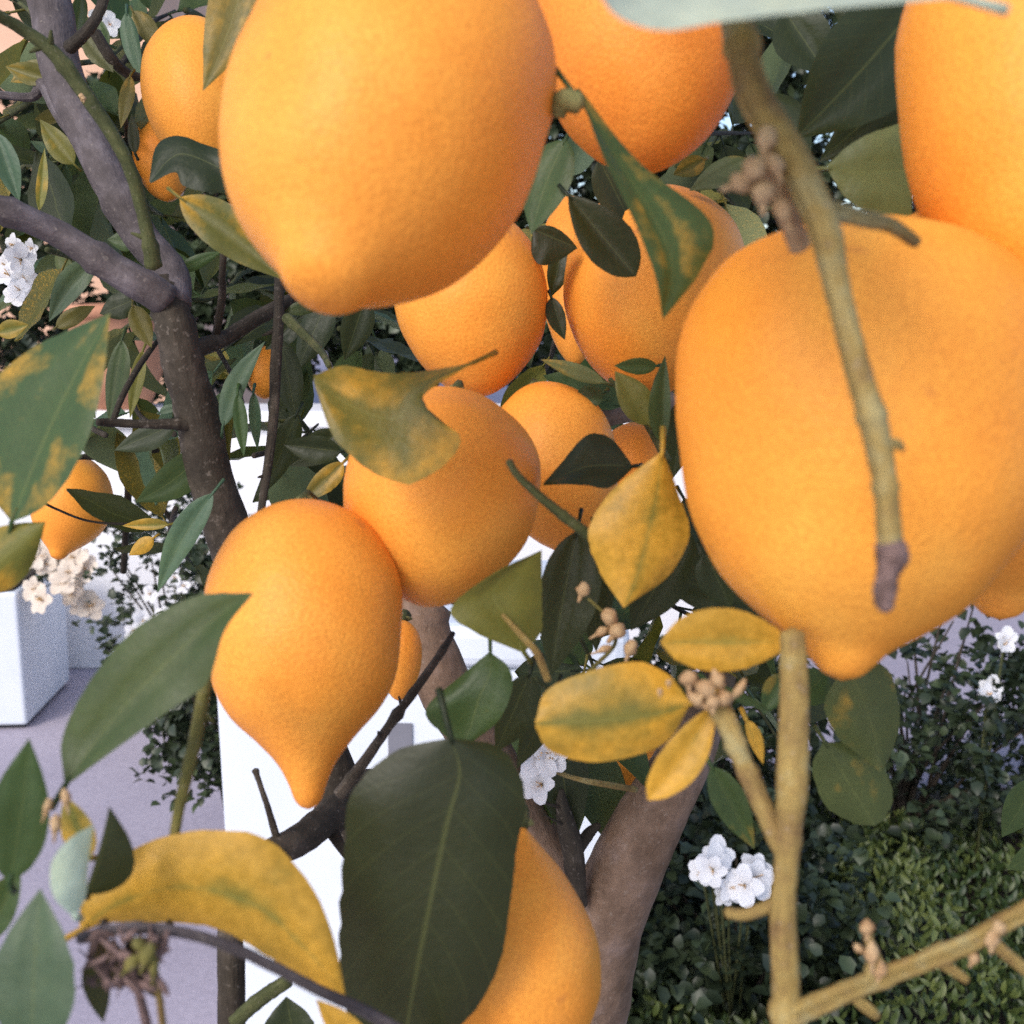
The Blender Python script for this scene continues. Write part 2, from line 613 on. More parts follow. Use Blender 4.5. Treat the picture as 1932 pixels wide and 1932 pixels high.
B_side = branch([(312, 565, .495, 64), (265, 535, .49, 66), (190, 490, .485, 58), (110, 440, .48, 52), (20, 405, .47, 50), (-90, 360, .46, 48), (-240, 290, .46, 40), (-400, 180, .47, 26)], M_BARK, n=36, sides=14, knots=2, rough=.05)
B_grn = branch([(290, 500, .475, 34), (282, 450, .47, 26), (262, 370, .465, 26), (240, 310, .46, 26), (195, 230, .455, 28), (140, 150, .45, 30), (95, 95, .445, 28), (40, 55, .44, 24), (-20, 20, .43, 22)], M_GREEN, 'twig', n=40, sides=10, knots=2, stubs=3)
B_stub = branch([(1090, 1700, .545, 40), (1082, 1620, .535, 42), (1072, 1560, .53, 38), (1062, 1515, .53, 24), (1060, 1490, .53, 10)], M_DARK, 'twig', sides=10)
B_stub2 = branch([(1085, 1610, .535, 26), (1112, 1570, .54, 22), (1130, 1555, .54, 12)], M_DARK, 'twig', sides=8)
T_thorn = branch([(1070, 1525, .53, 8), (1040, 1518, .525, 6), (1012, 1508, .52, 3)], M_DARK, 'thorn', sides=6)
T_thorn2 = branch([(1080, 1562, .53, 8), (1055, 1553, .525, 6), (1028, 1538, .52, 3)], M_DARK, 'thorn', sides=6)
B_dark = branch([(700, 1470, .52, 40), (640, 1530, .48, 58), (570, 1580, .44, 60), (500, 1620, .42, 52), (440, 1720, .41, 48), (435, 1830, .41, 52), (440, 1990, .42, 50)], M_DARK, n=36, knots=2, stubs=2)
branch([(532, 1608, .432, 18), (518, 1565, .425, 15), (505, 1520, .42, 12), (488, 1470, .42, 11), (482, 1452, .42, 15)], M_DARK, 'twig', sides=8)
B_str = branch([(640, 1500, .42, 26), (700, 1420, .42, 20), (760, 1335, .42, 17), (830, 1235, .42, 15), (855, 1195, .43, 10)], M_DARK, 'twig', n=30, sides=9, knots=5, stubs=2)
B_hor = branch([(372, 800, .505, 26), (330, 800, .50, 22), (270, 800, .495, 17), (210, 798, .49, 17), (183, 797, .485, 14)], M_DARK, 'twig', sides=9, knots=3)
B_h2 = branch([(210, 800, .49, 12), (232, 745, .5, 12), (270, 680, .52, 12), (300, 640, .53, 8)], M_DARK, 'twig', sides=8)
B_gs = branch([(405, 640, .52, 16), (418, 560, .50, 15), (420, 520, .48, 13), (424, 445, .47, 13)], M_DARK, 'twig', sides=8)
B_v1 = branch([(535, 430, .54, 20), (528, 560, .53, 20), (522, 650, .525, 22), (518, 760, .52, 20), (505, 880, .51, 18), (490, 990, .50, 14)], M_DARK, n=24, sides=10, stubs=3)
B_v2 = branch([(360, 660, .5, 40), (420, 640, .52, 30), (500, 590, .54, 28), (560, 560, .56, 22), (640, 520, .6, 18)], M_DARK, n=24, sides=10)
B_v3 = branch([(540, 600, .5, 22), (600, 655, .48, 16), (620, 690, .45, 12)], M_GREEN, 'twig', sides=8)
# lower left twigs
B_arc = branch([(150, 1770, .235, 22), (230, 1752, .232, 22), (330, 1758, .23, 22), (430, 1785, .232, 22), (520, 1825, .236, 22), (610, 1872, .24, 22), (700, 1915, .25, 24), (830, 1990, .27, 26), (1000, 2080, .42, 40)], M_BARK, n=48, sides=10, knots=2)
B_ls = branch([(392, 1215, .30, 14), (385, 1290, .285, 24), (370, 1380, .275, 26), (350, 1470, .27, 24), (330, 1570, .26, 20), (315, 1700, .27, 20)], M_LIME, 'twig', n=24, sides=9, stubs=4)
B_lg = branch([(440, 1930, .40, 30), (490, 1885, .4, 30), (545, 1850, .4, 26)], M_GREEN, 'twig', sides=8)
B_lr = branch([(240, 1800, .225, 14), (262, 1880, .23, 18), (290, 1990, .24, 20)], M_DEAD, 'twig', sides=8)
B_ly = branch([(285, 1780, .228, 10), (298, 1860, .23, 14), (312, 1980, .235, 16)], M_OLIVE, 'twig', sides=8)
# right foreground twigs
B_hang = branch([(500, -420, .48, 60), (1000, -420, .33, 60), (1330, -180, .215, 62), (1392, 40, .192, 62), (1425, 180, .190, 66), (1500, 300, .189, 66), (1560, 430, .188, 62), (1585, 545, .188, 50), (1618, 690, .188, 50), (1648, 810, .188, 54), (1668, 920, .188, 46), (1678, 1030, .188, 50)], M_OLIVE, n=90, sides=14, knots=3, rough=.06)
branch([(1678, 1022, .188, 54), (1684, 1048, .188, 64), (1676, 1080, .188, 44), (1670, 1120, .188, 44), (1672, 1150, .188, 30)], M_DEAD, 'dead_tip', sides=10, rough=.25)
branch([(1690, 1030, .188, 26), (1705, 1055, .187, 20)], M_DEAD, 'dead_tip', sides=8)
branch([(1665, 840, .188, 20), (1690, 838, .187, 22), (1704, 848, .187, 12)], M_OLIVE, 'twig', sides=8)
branch([(1570, 400, .19, 40), (1620, 412, .192, 34), (1680, 425, .197, 30), (1725, 455, .205, 24)], M_OLIVE, 'twig', sides=9)
branch([(1450, 260, .19, 44), (1462, 340, .192, 36), (1490, 420, .196, 40), (1508, 468, .2, 44)], M_BUD, 'flower_stalk', sides=9)
B_post = branch([(1300, 2350, .50, 70), (1450, 2150, .32, 62), (1484, 1980, .252, 56), (1487, 1860, .246, 54), (1478, 1720, .244, 50), (1484, 1600, .243, 46), (1494, 1480, .243, 60), (1500, 1350, .243, 56), (1500, 1260, .243, 52), (1497, 1195, .243, 46)], M_OLIVE, n=60, sides=14, knots=3, rough=.07)
B_fork = branch([(1480, 1610, .243, 36), (1440, 1520, .246, 40), (1400, 1430, .248, 38), (1370, 1360, .25, 44), (1345, 1320, .252, 40)], M_OLIVE, n=24, sides=10, knots=2)
B_br = branch([(1485, 1925, .245, 44), (1560, 1890, .24, 42), (1650, 1850, .238, 38), (1750, 1810, .236, 38), (1830, 1775, .235, 36), (1900, 1735, .234, 36), (2000, 1690, .234, 34)], M_OLIVE, n=36, sides=10, knots=3)
branch([(1640, 1855, .238, 26), (1650, 1810, .237, 26), (1640, 1775, .236, 18), (1636, 1745, .236, 22)], M_OLIVE, 'flower_stalk', sides=8, knots=2)
branch([(1862, 1765, .235, 26), (1900, 1800, .233, 24), (1960, 1850, .232, 24)], M_OLIVE, 'twig', sides=8)
branch([(1770, 1815, .236, 20), (1800, 1832, .235, 20), (1826, 1850, .234, 15)], M_OLIVE, 'twig', sides=8)
branch([(1610, 1880, .239, 22), (1640, 1905, .238, 22), (1655, 1918, .238, 16)], M_OLIVE, 'twig', sides=8)
branch([(1470, 1702, .245, 26), (1410, 1725, .247, 24), (1370, 1722, .248, 22)], M_OLIVE, 'twig', sides=8)
B_tw = branch([(1140, 1040, .315, 26), (1095, 1000, .312, 22), (1050, 965, .31, 20), (1005, 925, .308, 17), (975, 895, .307, 15), (960, 870, .307, 15)], M_GREEN, 'twig', sides=9, knots=2)
B_pt = branch([(948, 1160, .322, 8), (985, 1200, .32, 12), (1015, 1235, .32, 15), (1035, 1285, .322, 15)], M_OLIVE, 'twig', sides=8)
branch([(1085, 1300, .36, 12), (1120, 1260, .345, 9), (1160, 1215, .335, 8), (1150, 1170, .332, 7), (1110, 1130, .33, 6)], M_LIME, 'flower_stalk', sides=7)
B_cl = branch([(1260, 870, .45, 18), (1232, 820, .45, 14), (1200, 770, .45, 12), (1150, 715, .45, 9)], M_GREEN, 'twig', sides=8)
B_y = branch([(1022, 1440, .50, 7), (1055, 1458, .50, 9), (1090, 1470, .50, 10), (1130, 1478, .5, 12), (1200, 1490, .52, 12)], M_OLIVE, 'twig', sides=7)
B_far = branch([(240, 870, .9, 10), (240, 950, .9, 14), (232, 1080, .92, 12)], M_DARK, 'twig', sides=7)
B_far2 = branch([(250, 865, .8, 8), (290, 930, .8, 8), (325, 985, .8, 10)], M_DARK, 'twig', sides=7)
B_far3 = branch([(60, 935, .7, 5), (110, 962, .72, 5), (180, 985, .74, 5), (300, 990, .76, 7)], M_DARK, 'twig', sides=6)
B_far4 = branch([(115, 862, .78, 10), (200, 862, .8, 10), (300, 850, .8, 9)], M_DARK, 'twig', sides=7)
B_farL = branch([(0, 178, .6, 14), (60, 182, .6, 18), (80, 160, .6, 26), (105, 205, .58, 24), (140, 260, .56, 22)], M_BARK, 'twig', sides=9)
B_tl = branch([(130, 90, .53, 26), (165, 55, .52, 22), (190, 15, .52, 20), (205, -40, .52, 20)], M_DARK, 'twig', sides=9)
B_tl2 = branch([(180, 65, .62, 22), (210, 110, .62, 22), (245, 140, .63, 18), (300, 150, .64, 12)], M_DARK, 'twig', sides=9)

# -------- leaves
GREENS = {
    'dk': (.018, .029, .013), 'md': (.042, .080, .026), 'bl': (.065, .12, .07), 'ol': (.15, .135, .028),  # the bl key puts a bluish reflection of glossy blades into the colour
    'ye': (.20, .19, .035), 'gr': (.11, .13, .05), 'pa': (.52, .66, .52), 'lt': (.075, .105, .035), 'br': (.075, .048, .030),  # the pa key puts sunlight on leaf undersides into a pale colour
}
YEL = {'dk': 0., 'md': .06, 'bl': 0., 'ol': .30, 'ye': .80, 'gr': .05, 'pa': 0., 'lt': .2, 'br': 0.}


def finish_leaf(o, key, yel=None, parent=None):
    c = GREENS[key]
    k = R.uniform(.85, 1.18)
    y = YEL[key] if yel is None else yel
    o.color = (c[0] * k * R.uniform(.9, 1.15), c[1] * k, c[2] * k, max(0., y + R.uniform(-.06, .06)))
    return o


def blade(Lr, Mr, Rr, name='leaf', nu=18, ripple=.06, petiole=None):
    """grid between left edge, midrib and right edge (world points)"""
    L, C, E = catmull(Lr, nu), catmull(Mr, nu), catmull(Rr, nu)
    v, uv, f = [], [], []
    seed = R.random() * 50
    ac = [0, .36, .72, 1.0]
    for i in range(nu + 1):
        s = i / nu
        wl = (L[i] - C[i]).length
        wr = (E[i] - C[i]).length
        row = []
        toC = (CAM - C[i]).normalized()
        for a in reversed(ac[1:]):
            row.append((C[i].lerp(L[i], a), -a, wl))
        row.append((C[i], 0, 0))
        for a in ac[1:]:
            row.append((C[i].lerp(E[i], a), a, wr))
        for (q, a, w) in row:
            aa = abs(a)
            n_ = noise.noise(Vector((s * 4.5, a * 1.5, seed)))
            q = q + toC * (w * (.20 * math.sin(math.pi * aa) * .55 + ripple * 2.2 * n_ * aa))
            if aa > .9 and w > 0:
                q = q + (q - C[i]) * (.04 * noise.noise(Vector((s * 26, a, seed))))
            v.append(q)
            uv.append((s, .5 + a * .5))
    m = len(ac) * 2 - 1
    for i in range(nu):
        for k in range(m - 1):
            f.append((i * m + k, i * m + k + 1, (i + 1) * m + k + 1, (i + 1) * m + k))
    k0 = (nu // 2) * m
    nrm = (v[k0 + m - 1] - v[k0]).cross(v[k0 + m] - v[k0])
    if nrm.dot(CAM - v[k0]) < 0:
        f = [q[::-1] for q in f]
    b = MB()
    b.add(v, f, uv)
    ln = sum((C[i + 1] - C[i]).length for i in range(nu))
    d0 = (C[0] - C[1]).normalized()
    pr = max(.0007, ln * .010)
    e = petiole if petiole is not None else C[0] + d0 * ln * .13 + Vector((0, 0.004, 0))
    b.tube([C[1].lerp(C[2], .2), C[0], C[0].lerp(e, .5), e], [pr * .5, pr, pr * 1.05, pr * 1.3], 6)
    # underside midrib ridge
    return b


def leaf(base, tip, wl, wr, d, key, par, bend=0., dt=0., el=None, er=None, yel=None, wide=.42, nu=18, blunt=False, ripple=.06):
    """base, tip on the grid; wl / wr: half widths seen left / right of the midrib (facing the tip, as drawn);
    dt: extra depth at the tip; el, er: depth offset of the two edges in metres"""
    bx, by = base
    tx, ty = tip
    dx, dy = tx - bx, ty - by
    ln = math.hypot(dx, dy)
    ux, uy = dx / ln, dy / ln
    nx, ny = uy, -ux               # left of the direction, on the picture
    K = px(d)
    if el is None:
        el = R.uniform(-.55, .25) * wl * K
    if er is None:
        er = R.uniform(-.55, .25) * wr * K
    Lr, Mr, Rr = [], [], []
    nn = 12
    for i in range(nn + 1):
        s = i / nn
        e = math.log(.5) / math.log(wide)
        ph = s ** e
        prof = math.sin(math.pi * ph) ** .85 * (1 - .12 * s)
        if blunt:
            prof = math.sin(math.pi * ph) ** .62
        elif s > .8:
            prof *= 1 - .25 * ((s - .8) / .2)
        bo = bend * math.sin(math.pi * s)
        cx, cy = bx + dx * s + nx * bo, by + dy * s + ny * bo
        dd = d + dt * s * s
        Mr.append(P(cx, cy, dd))
        Lr.append(P(cx + nx * wl * prof, cy + ny * wl * prof, dd + el * prof))
        Rr.append(P(cx - nx * wr * prof, cy - ny * wr * prof, dd + er * prof))
    b = blade(Lr, Mr, Rr, nu=nu, ripple=ripple)
    o = b.build('leaf', M_LEAF)
    centred(o)
    o.location -= TO
    o.parent = par
    return finish_leaf(o, key, yel)


def rails(Lp, Mp, Rp, d, key, par, dl=0., dm=0., dr=0., yel=None, nu=22, ripple=.05):
    f = lambda pts, e: [P(q[0], q[1], d + (q[2] if len(q) > 2 else (e if 0 < i < len(pts) - 1 else 0))) for i, q in enumerate(pts)]
    b = blade(f(Lp, dl), f(Mp, dm), f(Rp, dr), nu=nu, ripple=ripple)
    o = b.build('leaf', M_LEAF)
    centred(o)
    o.location -= TO
    o.parent = par
    return finish_leaf(o, key, yel)


# upper left
leaf((478, -150), (383, 172), 62, 58, .40, 'ol', B_up, bend=14, yel=.45)
rails([(437, 290), (385, 272), (335, 256), (295, 275), (281, 342)], [(437, 330), (390, 305), (345, 290), (315, 305), (283, 344)], [(437, 366), (390, 362), (345, 350), (330, 325), (285, 346)], .455, 'dk', B_grn, dl=.004, dr=-.004)
leaf((338, 372), (535, 528), 48, 44, .42, 'ol', B_gs, bend=6, yel=.38)
leaf((-8, 250), (37, 382), 26, 24, .50, 'bl', B_side)
leaf((182, 488), (92, 608), 26, 32, .54, 'bl', B_side, bend=-8)
leaf((74, 397), (84, 279), 11, 13, .60, 'ye', B_side, yel=.5)
leaf((90, 150), (10, 125), 22, 24, .60, 'ol', B_up)
leaf((85, 118), (20, 155), 22, 20, .62, 'ol', B_up)
leaf((158, 66), (214, 137), 26, 22, .62, 'gr', B_tl2)
leaf((238, 22), (266, 148), 14, 22, .66, 'bl', B_tl2)
leaf((250, 20), (306, 102), 24, 16, .67, 'ol', B_tl2)
leaf((246, 142), (228, 242), 16, 15, .60, 'ol', B_grn)
leaf((140, 310), (75, 225), 26, 22, .66, 'ol', B_up)
leaf((120, 215), (65, 225), 16, 16, .68, 'ol', B_up)
leaf((152, -14), (143, 76), 18, 15, .58, 'md', B_tl)
leaf((262, 458), (202, 452), 20, 22, .54, 'md', B_side)
leaf((-6, 628), (54, 613), 20, 18, .50, 'ye', B_side, yel=.6)
leaf((105, 618), (180, 577), 20, 16, .55, 'ol', B_side)
leaf((252, 566), (188, 592), 28, 26, .54, 'dk', B_left)
leaf((250, 576), (286, 656), 22, 22, .52, 'ol', B_left)
leaf((540, 588), (622, 570), 16, 14, .55, 'lt', B_v2)
leaf((334, 512), (418, 474), 15, 14, .53, 'md', B_v2)
leaf((200, 95), (185, 30), 16, 14, .7, 'md', B_tl2)
leaf((110, 470), (135, 545), 18, 16, .66, 'lt', B_side)
leaf((255, 290), (248, 215), 12, 12, .58, 'dk', B_grn)
# left
leaf((22, 985), (208, 590), 150, 78, .30, 'md', B_hor, bend=10, el=.012, er=-.008, yel=.34)
leaf((-60, 1110), (86, 984), 62, 58, .30, 'ye', B_hor, yel=.46, el=.004, er=.004)
leaf((388, 850), (255, 948), 40, 34, .51, 'md', B_left, bend=8)
leaf((402, 930), (297, 1118), 26, 32, .49, 'bl', B_left, bend=-8)
leaf((318, 990), (230, 992), 10, 14, .6, 'ye', B_far2, yel=.6)
leaf((290, 1015), (243, 1048), 16, 15, .6, 'ye', B_far2, yel=.9)
leaf((420, 806), (500, 644), 24, 20, .505, 'bl', B_v1, bend=12)
leaf((448, 742), (460, 862), 15, 14, .50, 'md', B_v1)
leaf((455, 700), (434, 870), 15, 13, .52, 'ol', B_v1, bend=-16, yel=.1)
leaf((478, 740), (486, 850), 12, 13, .53, 'bl', B_v1)
leaf((644, 852), (532, 838), 30, 26, .52, 'dk', B_mid)
leaf((640, 815), (545, 880), 34, 30, .54, 'dk', B_mid)
leaf((648, 872), (568, 946), 26, 20, .5, 'ol', B_mid, yel=.4)
leaf((560, 780), (500, 930), 30, 26, .55, 'dk', B_v1)
leaf((530, 640), (560, 800), 30, 28, .56, 'dk', B_v1)
leaf((300, 780), (345, 770), 14, 4, .56, 'bl', B_hor)
leaf((330, 800), (215, 850), 30, 22, .58, 'dk', B_hor)
leaf((110, 880), (48, 960), 16, 20, .62, 'ol', B_hor, yel=.1)
leaf((230, 640), (205, 800), 26, 20, .66, 'md', B_h2)
leaf((270, 660), (245, 790), 14, 16, .62, 'ol', B_h2, yel=.1)
leaf((560, 600), (500, 660), 28, 24, .6, 'dk', B_v2)
leaf((620, 560), (560, 700), 36, 30, .62, 'dk', B_v2)
leaf((690, 560), (650, 680), 34, 30, .66, 'dk', B_v2)
# curled olive leaf before the middle lemon
rails([(893, 684), (800, 700), (720, 703), (650, 690), (592, 708)], [(893, 684), (795, 728), (745, 790), (660, 765), (592, 714)],
      [(893, 684), (790, 760), (872, 832), (765, 912), (640, 838), (592, 722)], .312, 'ol', B_v3, dl=.004, dm=.0, dr=-.004, yel=.42)
# middle column
rails([(1095, 180), (1140, 300), (1200, 425), (1236, 520), (1250, 600)], [(1080, 172), (1165, 300), (1235, 415), (1268, 500), (1252, 600)],
      [(1092, 165), (1200, 300), (1340, 418), (1325, 505), (1254, 600)], .262, 'md', B_hang, dl=-.002, dm=.002, dr=.004, yel=.30)
branch([(1092, 196, .262, 40), (1062, 190, .262, 44), (1050, 215, .264, 34)], M_CALYX, 'twig', sides=8)
leaf((1068, 262), (1002, 442), 46, 50, .40, 'md', B_hang, bend=-6, el=-.006, er=.006)
leaf((1072, 368), (1200, 522), 52, 46, .39, 'dk', B_hang, wide=.58, ripple=.03, blunt=True)
leaf((1006, 432), (1090, 468), 20, 60, .46, 'dk', B_hang)
leaf((1040, 560), (1066, 642), 16, 22, .47, 'dk', B_cl)
leaf((1060, 470), (1040, 560), 26, 20, .5, 'dk', B_cl)
leaf((1130, 300), (1200, 440), 46, 40, .46, 'dk', B_hang)  # dark leaf filling a spot of black shadow
leaf((1140, 722), (1020, 678), 14, 18, .44, 'gr', B_cl, yel=.2)
leaf((1250, 838), (1255, 670), 30, 14, .43, 'md', B_cl)
leaf((1226, 802), (1160, 700), 30, 38, .44, 'ol', B_cl, yel=.12)
leaf((1140, 740), (1074, 762), 22, 24, .45, 'md', B_cl)
leaf((1240, 690), (1158, 690), 18, 16, .44, 'md', B_cl)
leaf((1120, 650), (1190, 720), 20, 26, .5, 'dk', B_cl)
rails([(1190, 872), (1150, 825), (1105, 822), (1060, 872), (1025, 912)], [(1192, 880), (1150, 878), (1110, 880), (1065, 895), (1025, 913)],
      [(1192, 886), (1150, 920), (1110, 916), (1065, 914), (1025, 916)], .37, 'dk', B_tw, dl=.004, dr=-.006)
rails([(1250, 852), (1280, 930), (1301, 1010), (1262, 1085), (1178, 1146)], [(1250, 850), (1240, 930), (1222, 1010), (1202, 1085), (1178, 1148)],
      [(1248, 852), (1160, 920), (1110, 1000), (1130, 1075), (1176, 1146)], .300, 'ye', B_tw, dl=.004, dr=.002, yel=.86)
rails([(988, 1232), (900, 1195), (850, 1150), (925, 1085), (1021, 1038)], [(988, 1230), (955, 1165), (930, 1120), (965, 1070), (1021, 1038)],
      [(990, 1230), (1022, 1190), (1022, 1140), (1022, 1090), (1022, 1038)], .325, 'ol', B_pt, dl=-.003, dr=.004, yel=.12)
leaf((838, 1136), (898, 1082), 26, 26, .38, 'dk', B_mid)
leaf((1090, 1000), (1040, 1275), 70, 50, .38, 'dk', B_low, bend=-4)
leaf((1120, 1010), (1125, 1230), 40, 46, .41, 'dk', B_low)
leaf((1300, 1000), (1190, 1190), 60, 60, .42, 'dk', B_low)
leaf((1400, 1120), (1240, 1090), 46, 60, .44, 'dk', B_low)
leaf((1330, 1040), (1380, 1150), 40, 40, .40, 'dk', B_low)
rails([(925, 1230), (960, 1260), (966, 1300), (940, 1360), (880, 1408)], [(925, 1228), (925, 1270), (905, 1315), (890, 1365), (872, 1408)],
      [(923, 1230), (870, 1275), (803, 1338), (830, 1380), (868, 1408)], .345, 'md', B_str, dl=-.003, dr=.002, yel=.03)
leaf((1000, 1270), (935, 1420), 50, 34, .40, 'dk', B_pt)
leaf((1050, 1300), (975, 1450), 30, 30, .42, 'dk', B_mid)
# big dark leaf
rails([(850, 1392), (945, 1412), (992, 1500), (975, 1600), (962, 1710), (938, 1830), (880, 1925), (775, 2010)],
      [(850, 1390), (868, 1460), (846, 1545), (825, 1640), (806, 1730), (788, 1820), (770, 1920), (752, 2015)],
      [(848, 1392), (745, 1418), (664, 1495), (650, 1600), (642, 1720), (642, 1830), (662, 1930), (735, 2012)], .282, 'dk', B_arc, dl=.004, dr=.002, yel=.0, nu=40, ripple=.03)
# yellow cluster
rails([(1302, 1330), (1250, 1405), (1130, 1438), (1040, 1418), (1010, 1372)], [(1304, 1328), (1230, 1348), (1140, 1358), (1065, 1362), (1010, 1366)],
      [(1300, 1322), (1255, 1268), (1180, 1250), (1040, 1296), (1010, 1360)], .268, 'ye', B_fork, dl=.003, dr=.003, yel=.66)
leaf((1345, 1335), (1222, 1510), 42, 40, .256, 'ye', B_fork, bend=8, yel=1.0, wide=.55, blunt=True)
leaf((1492, 1212), (1246, 1212), 56, 66, .255, 'ye', B_post, wide=.55, yel=.95, blunt=True)
leaf((1340, 1290), (1460, 1345), 10, 10, .30, 'md', B_fork)
leaf((1295, 750), (1268, 905), 34, 34, .5, 'dk', B_low)
leaf((1400, 1010), (1290, 1090), 44, 44, .46, 'dk', B_low)
leaf((1290, 940), (1370, 1090), 44, 44, .48, 'dk', B_low)
leaf((1230, 1000), (1310, 1130), 44, 40, .5, 'dk', B_low)
leaf((1420, 1200), (1330, 1140), 40, 40, .45, 'dk', B_low)
# behind the post
rails([(1590, 1250), (1670, 1258), (1698, 1345), (1686, 1410), (1664, 1458)], [(1590, 1255), (1620, 1300), (1640, 1355), (1656, 1410), (1662, 1458)],
      [(1588, 1262), (1555, 1330), (1580, 1390), (1622, 1425), (1660, 1456)], .34, 'lt', B_post, dl=.002, dr=.003, yel=.20)
rails([(1560, 1400), (1640, 1410), (1684, 1490), (1672, 1540), (1652, 1558)], [(1556, 1400), (1585, 1450), (1615, 1500), (1640, 1540), (1650, 1558)],
      [(1552, 1402), (1532, 1450), (1558, 1520), (1610, 1552), (1648, 1558)], .352, 'lt', B_post, dl=.002, dr=.003, yel=.28)
leaf((1480, 1270), (1440, 1347), 26, 26, .33, 'md', B_post, yel=.3)
leaf((1560, 1270), (1500, 1330), 40, 40, .37, 'md', B_post)
leaf((1408, 1358), (1440, 1443), 18, 10, .33, 'ye', B_fork, yel=.9)
leaf((1342, 1446), (1424, 1602), 34, 34, .34, 'md', B_fork, yel=.22)
leaf((1960, 1470), (1890, 1580), 36, 36, .55, 'md', B_br)
leaf((1980, 1600), (1900, 1640), 26, 26, .6, 'md', B_br)
# left foreground
rails([(121, 1478), (118, 1390), (168, 1288), (250, 1190), (365, 1126), (476, 1118)], [(124, 1480), (175, 1405), (245, 1320), (320, 1245), (400, 1172), (476, 1119)],
      [(128, 1480), (220, 1412), (320, 1340), (392, 1285), (424, 1190), (477, 1121)], .246, 'md', B_ls, dl=.004, dm=.003, dr=-.001, nu=30)
leaf((18, 1665), (55, 1392), 66, 58, .238, 'md', B_arc, bend=-4, yel=.05)
rails([(140, 1732), (100, 1690), (97, 1630), (128, 1585), (176, 1556)], [(142, 1730), (150, 1690), (158, 1640), (165, 1595), (176, 1555)], [(143, 1730), (162, 1690), (166, 1640), (172, 1595), (177, 1556)], .226, 'pa', B_arc, dl=-.004, dr=.002)  # lit half of one folded leaf, light put into its pale colour
leaf((160, 1690), (206, 1520), 6, 72, .236, 'dk', B_arc, bend=-8, el=0, er=.004)  # dark half of the same folded leaf
leaf((60, 1990), (76, 1676), 84, 84, .222, 'bl', B_arc, bend=4, dt=.004)
leaf((-30, 1780), (40, 1640), 50, 30, .25, 'md', B_arc)
leaf((170, 1620), (122, 1500), 36, 30, .24, 'ye', B_arc, yel=.6)
rails([(150, 1752), (160, 1680), (235, 1610), (330, 1574), (425, 1567), (510, 1585), (585, 1670), (630, 1770), (656, 1900)],
      [(150, 1756), (210, 1712), (285, 1682), (360, 1674), (430, 1688), (505, 1722), (560, 1775), (615, 1835), (656, 1902)],
      [(152, 1760), (200, 1742), (280, 1740), (350, 1742), (420, 1756), (490, 1796), (545, 1830), (605, 1875), (655, 1905)], .252, 'ye', B_arc, dl=.001, dm=-.001, dr=.001, yel=.88, nu=34)
leaf((700, 2000), (596, 1885), 30, 34, .262, 'ye', B_arc, yel=.9)
leaf((560, 1990), (540, 1880), 60, 46, .4, 'dk', B_lg)
leaf((190, 1770), (230, 1870), 34, 30, .233, 'br', B_arc)
leaf((300, 1770), (215, 1850), 26, 30, .236, 'br', B_arc)
leaf((240, 1800), (310, 1890), 22, 24, .234, 'br', B_arc)
leaf((175, 1800), (195, 1930), 26, 30, .236, 'dk', B_arc)
leaf((60, 1770), (0, 1800), 30, 26, .24, 'md', B_arc)
# top right
rails([(1800, -4), (1500, 24), (1350, 44), (1255, 58), (1165, 32), (1115, -40)], [(1800, -8), (1500, -40), (1350, -50), (1255, -55), (1165, -50), (1112, -45)], [(1800, -12), (1500, -120), (1350, -150), (1255, -160), (1165, -130), (1110, -50)], .150, 'pa', B_hang, dl=.0, dm=.016, dr=.036, nu=26)  # sunlit leaf, its overexposed brightness put into the pale colour
leaf((1745, -10), (1500, 262), 110, 100, .36, 'dk', B_hang, bend=6, yel=.02)
leaf((1720, 150), (1545, 305), 70, 40, .385, 'dk', B_hang)  # near-black leaf set where black shadow lies behind the twig
leaf((1640, 120), (1600, 290), 60, 60, .40, 'dk', B_hang)
rails([(1560, 312), (1620, 262), (1720, 225)], [(1562, 318), (1630, 325), (1720, 320)], [(1562, 322), (1610, 385), (1720, 420)], .34, 'gr', B_hang)
leaf((1700, 60), (1560, -20), 60, 70, .45, 'dk', B_hang)
leaf((1480, 20), (1560, 140), 60, 60, .46, 'dk', B_hang)
leaf((1440, 180), (1530, 300), 50, 50, .47, 'dk', B_hang)
leaf((1700, 20), (1690, 200), 50, 50, .48, 'dk', B_hang)
leaf((1410, 300), (1300, 360), 26, 26, .46, 'lt', B_hang)
leaf((1330, 300), (1270, 330), 22, 20, .44, 'ol', B_hang)


# generic leaves on side twigs (each its own object, shapes shared)
def generic_leaf(seed):
    r2 = random.Random(seed)
    nu = 8
    v, uv, f = [], [], []
    curl = r2.uniform(-.25, .35)
    fold = r2.uniform(.15, .45)
    for i in range(nu + 1):
        s = i / nu
        w = .24 * math.sin(math.pi * s ** .82) ** .85
        z = -curl * (s - .1) ** 2
        for k, a in enumerate((-1, -.5, 0, .5, 1)):
            v.append(Vector((a * w, s, z + abs(a) * w * fold + .02 * math.sin(s * 14 + a * 3 + seed))))
            uv.append((s, .5 + a * .5))
    for i in range(nu):
        for k in range(4):
            f.append((i * 5 + k, i * 5 + k + 1, (i + 1) * 5 + k + 1, (i + 1) * 5 + k))
    b = MB(); b.add(v, f, uv)
    b.tube([Vector((0, -.16, .0)), Vector((0, 0, 0)), Vector((0, .2, .004))], [.014, .011, .006], 5)
    me = mesh('leaf', b.v, b.f, M_LEAF, uvs=b.uv)
    md_ = me.data
    bpy.data.objects.remove(me)
    return md_


GEN = [generic_leaf(s) for s in range(5)]


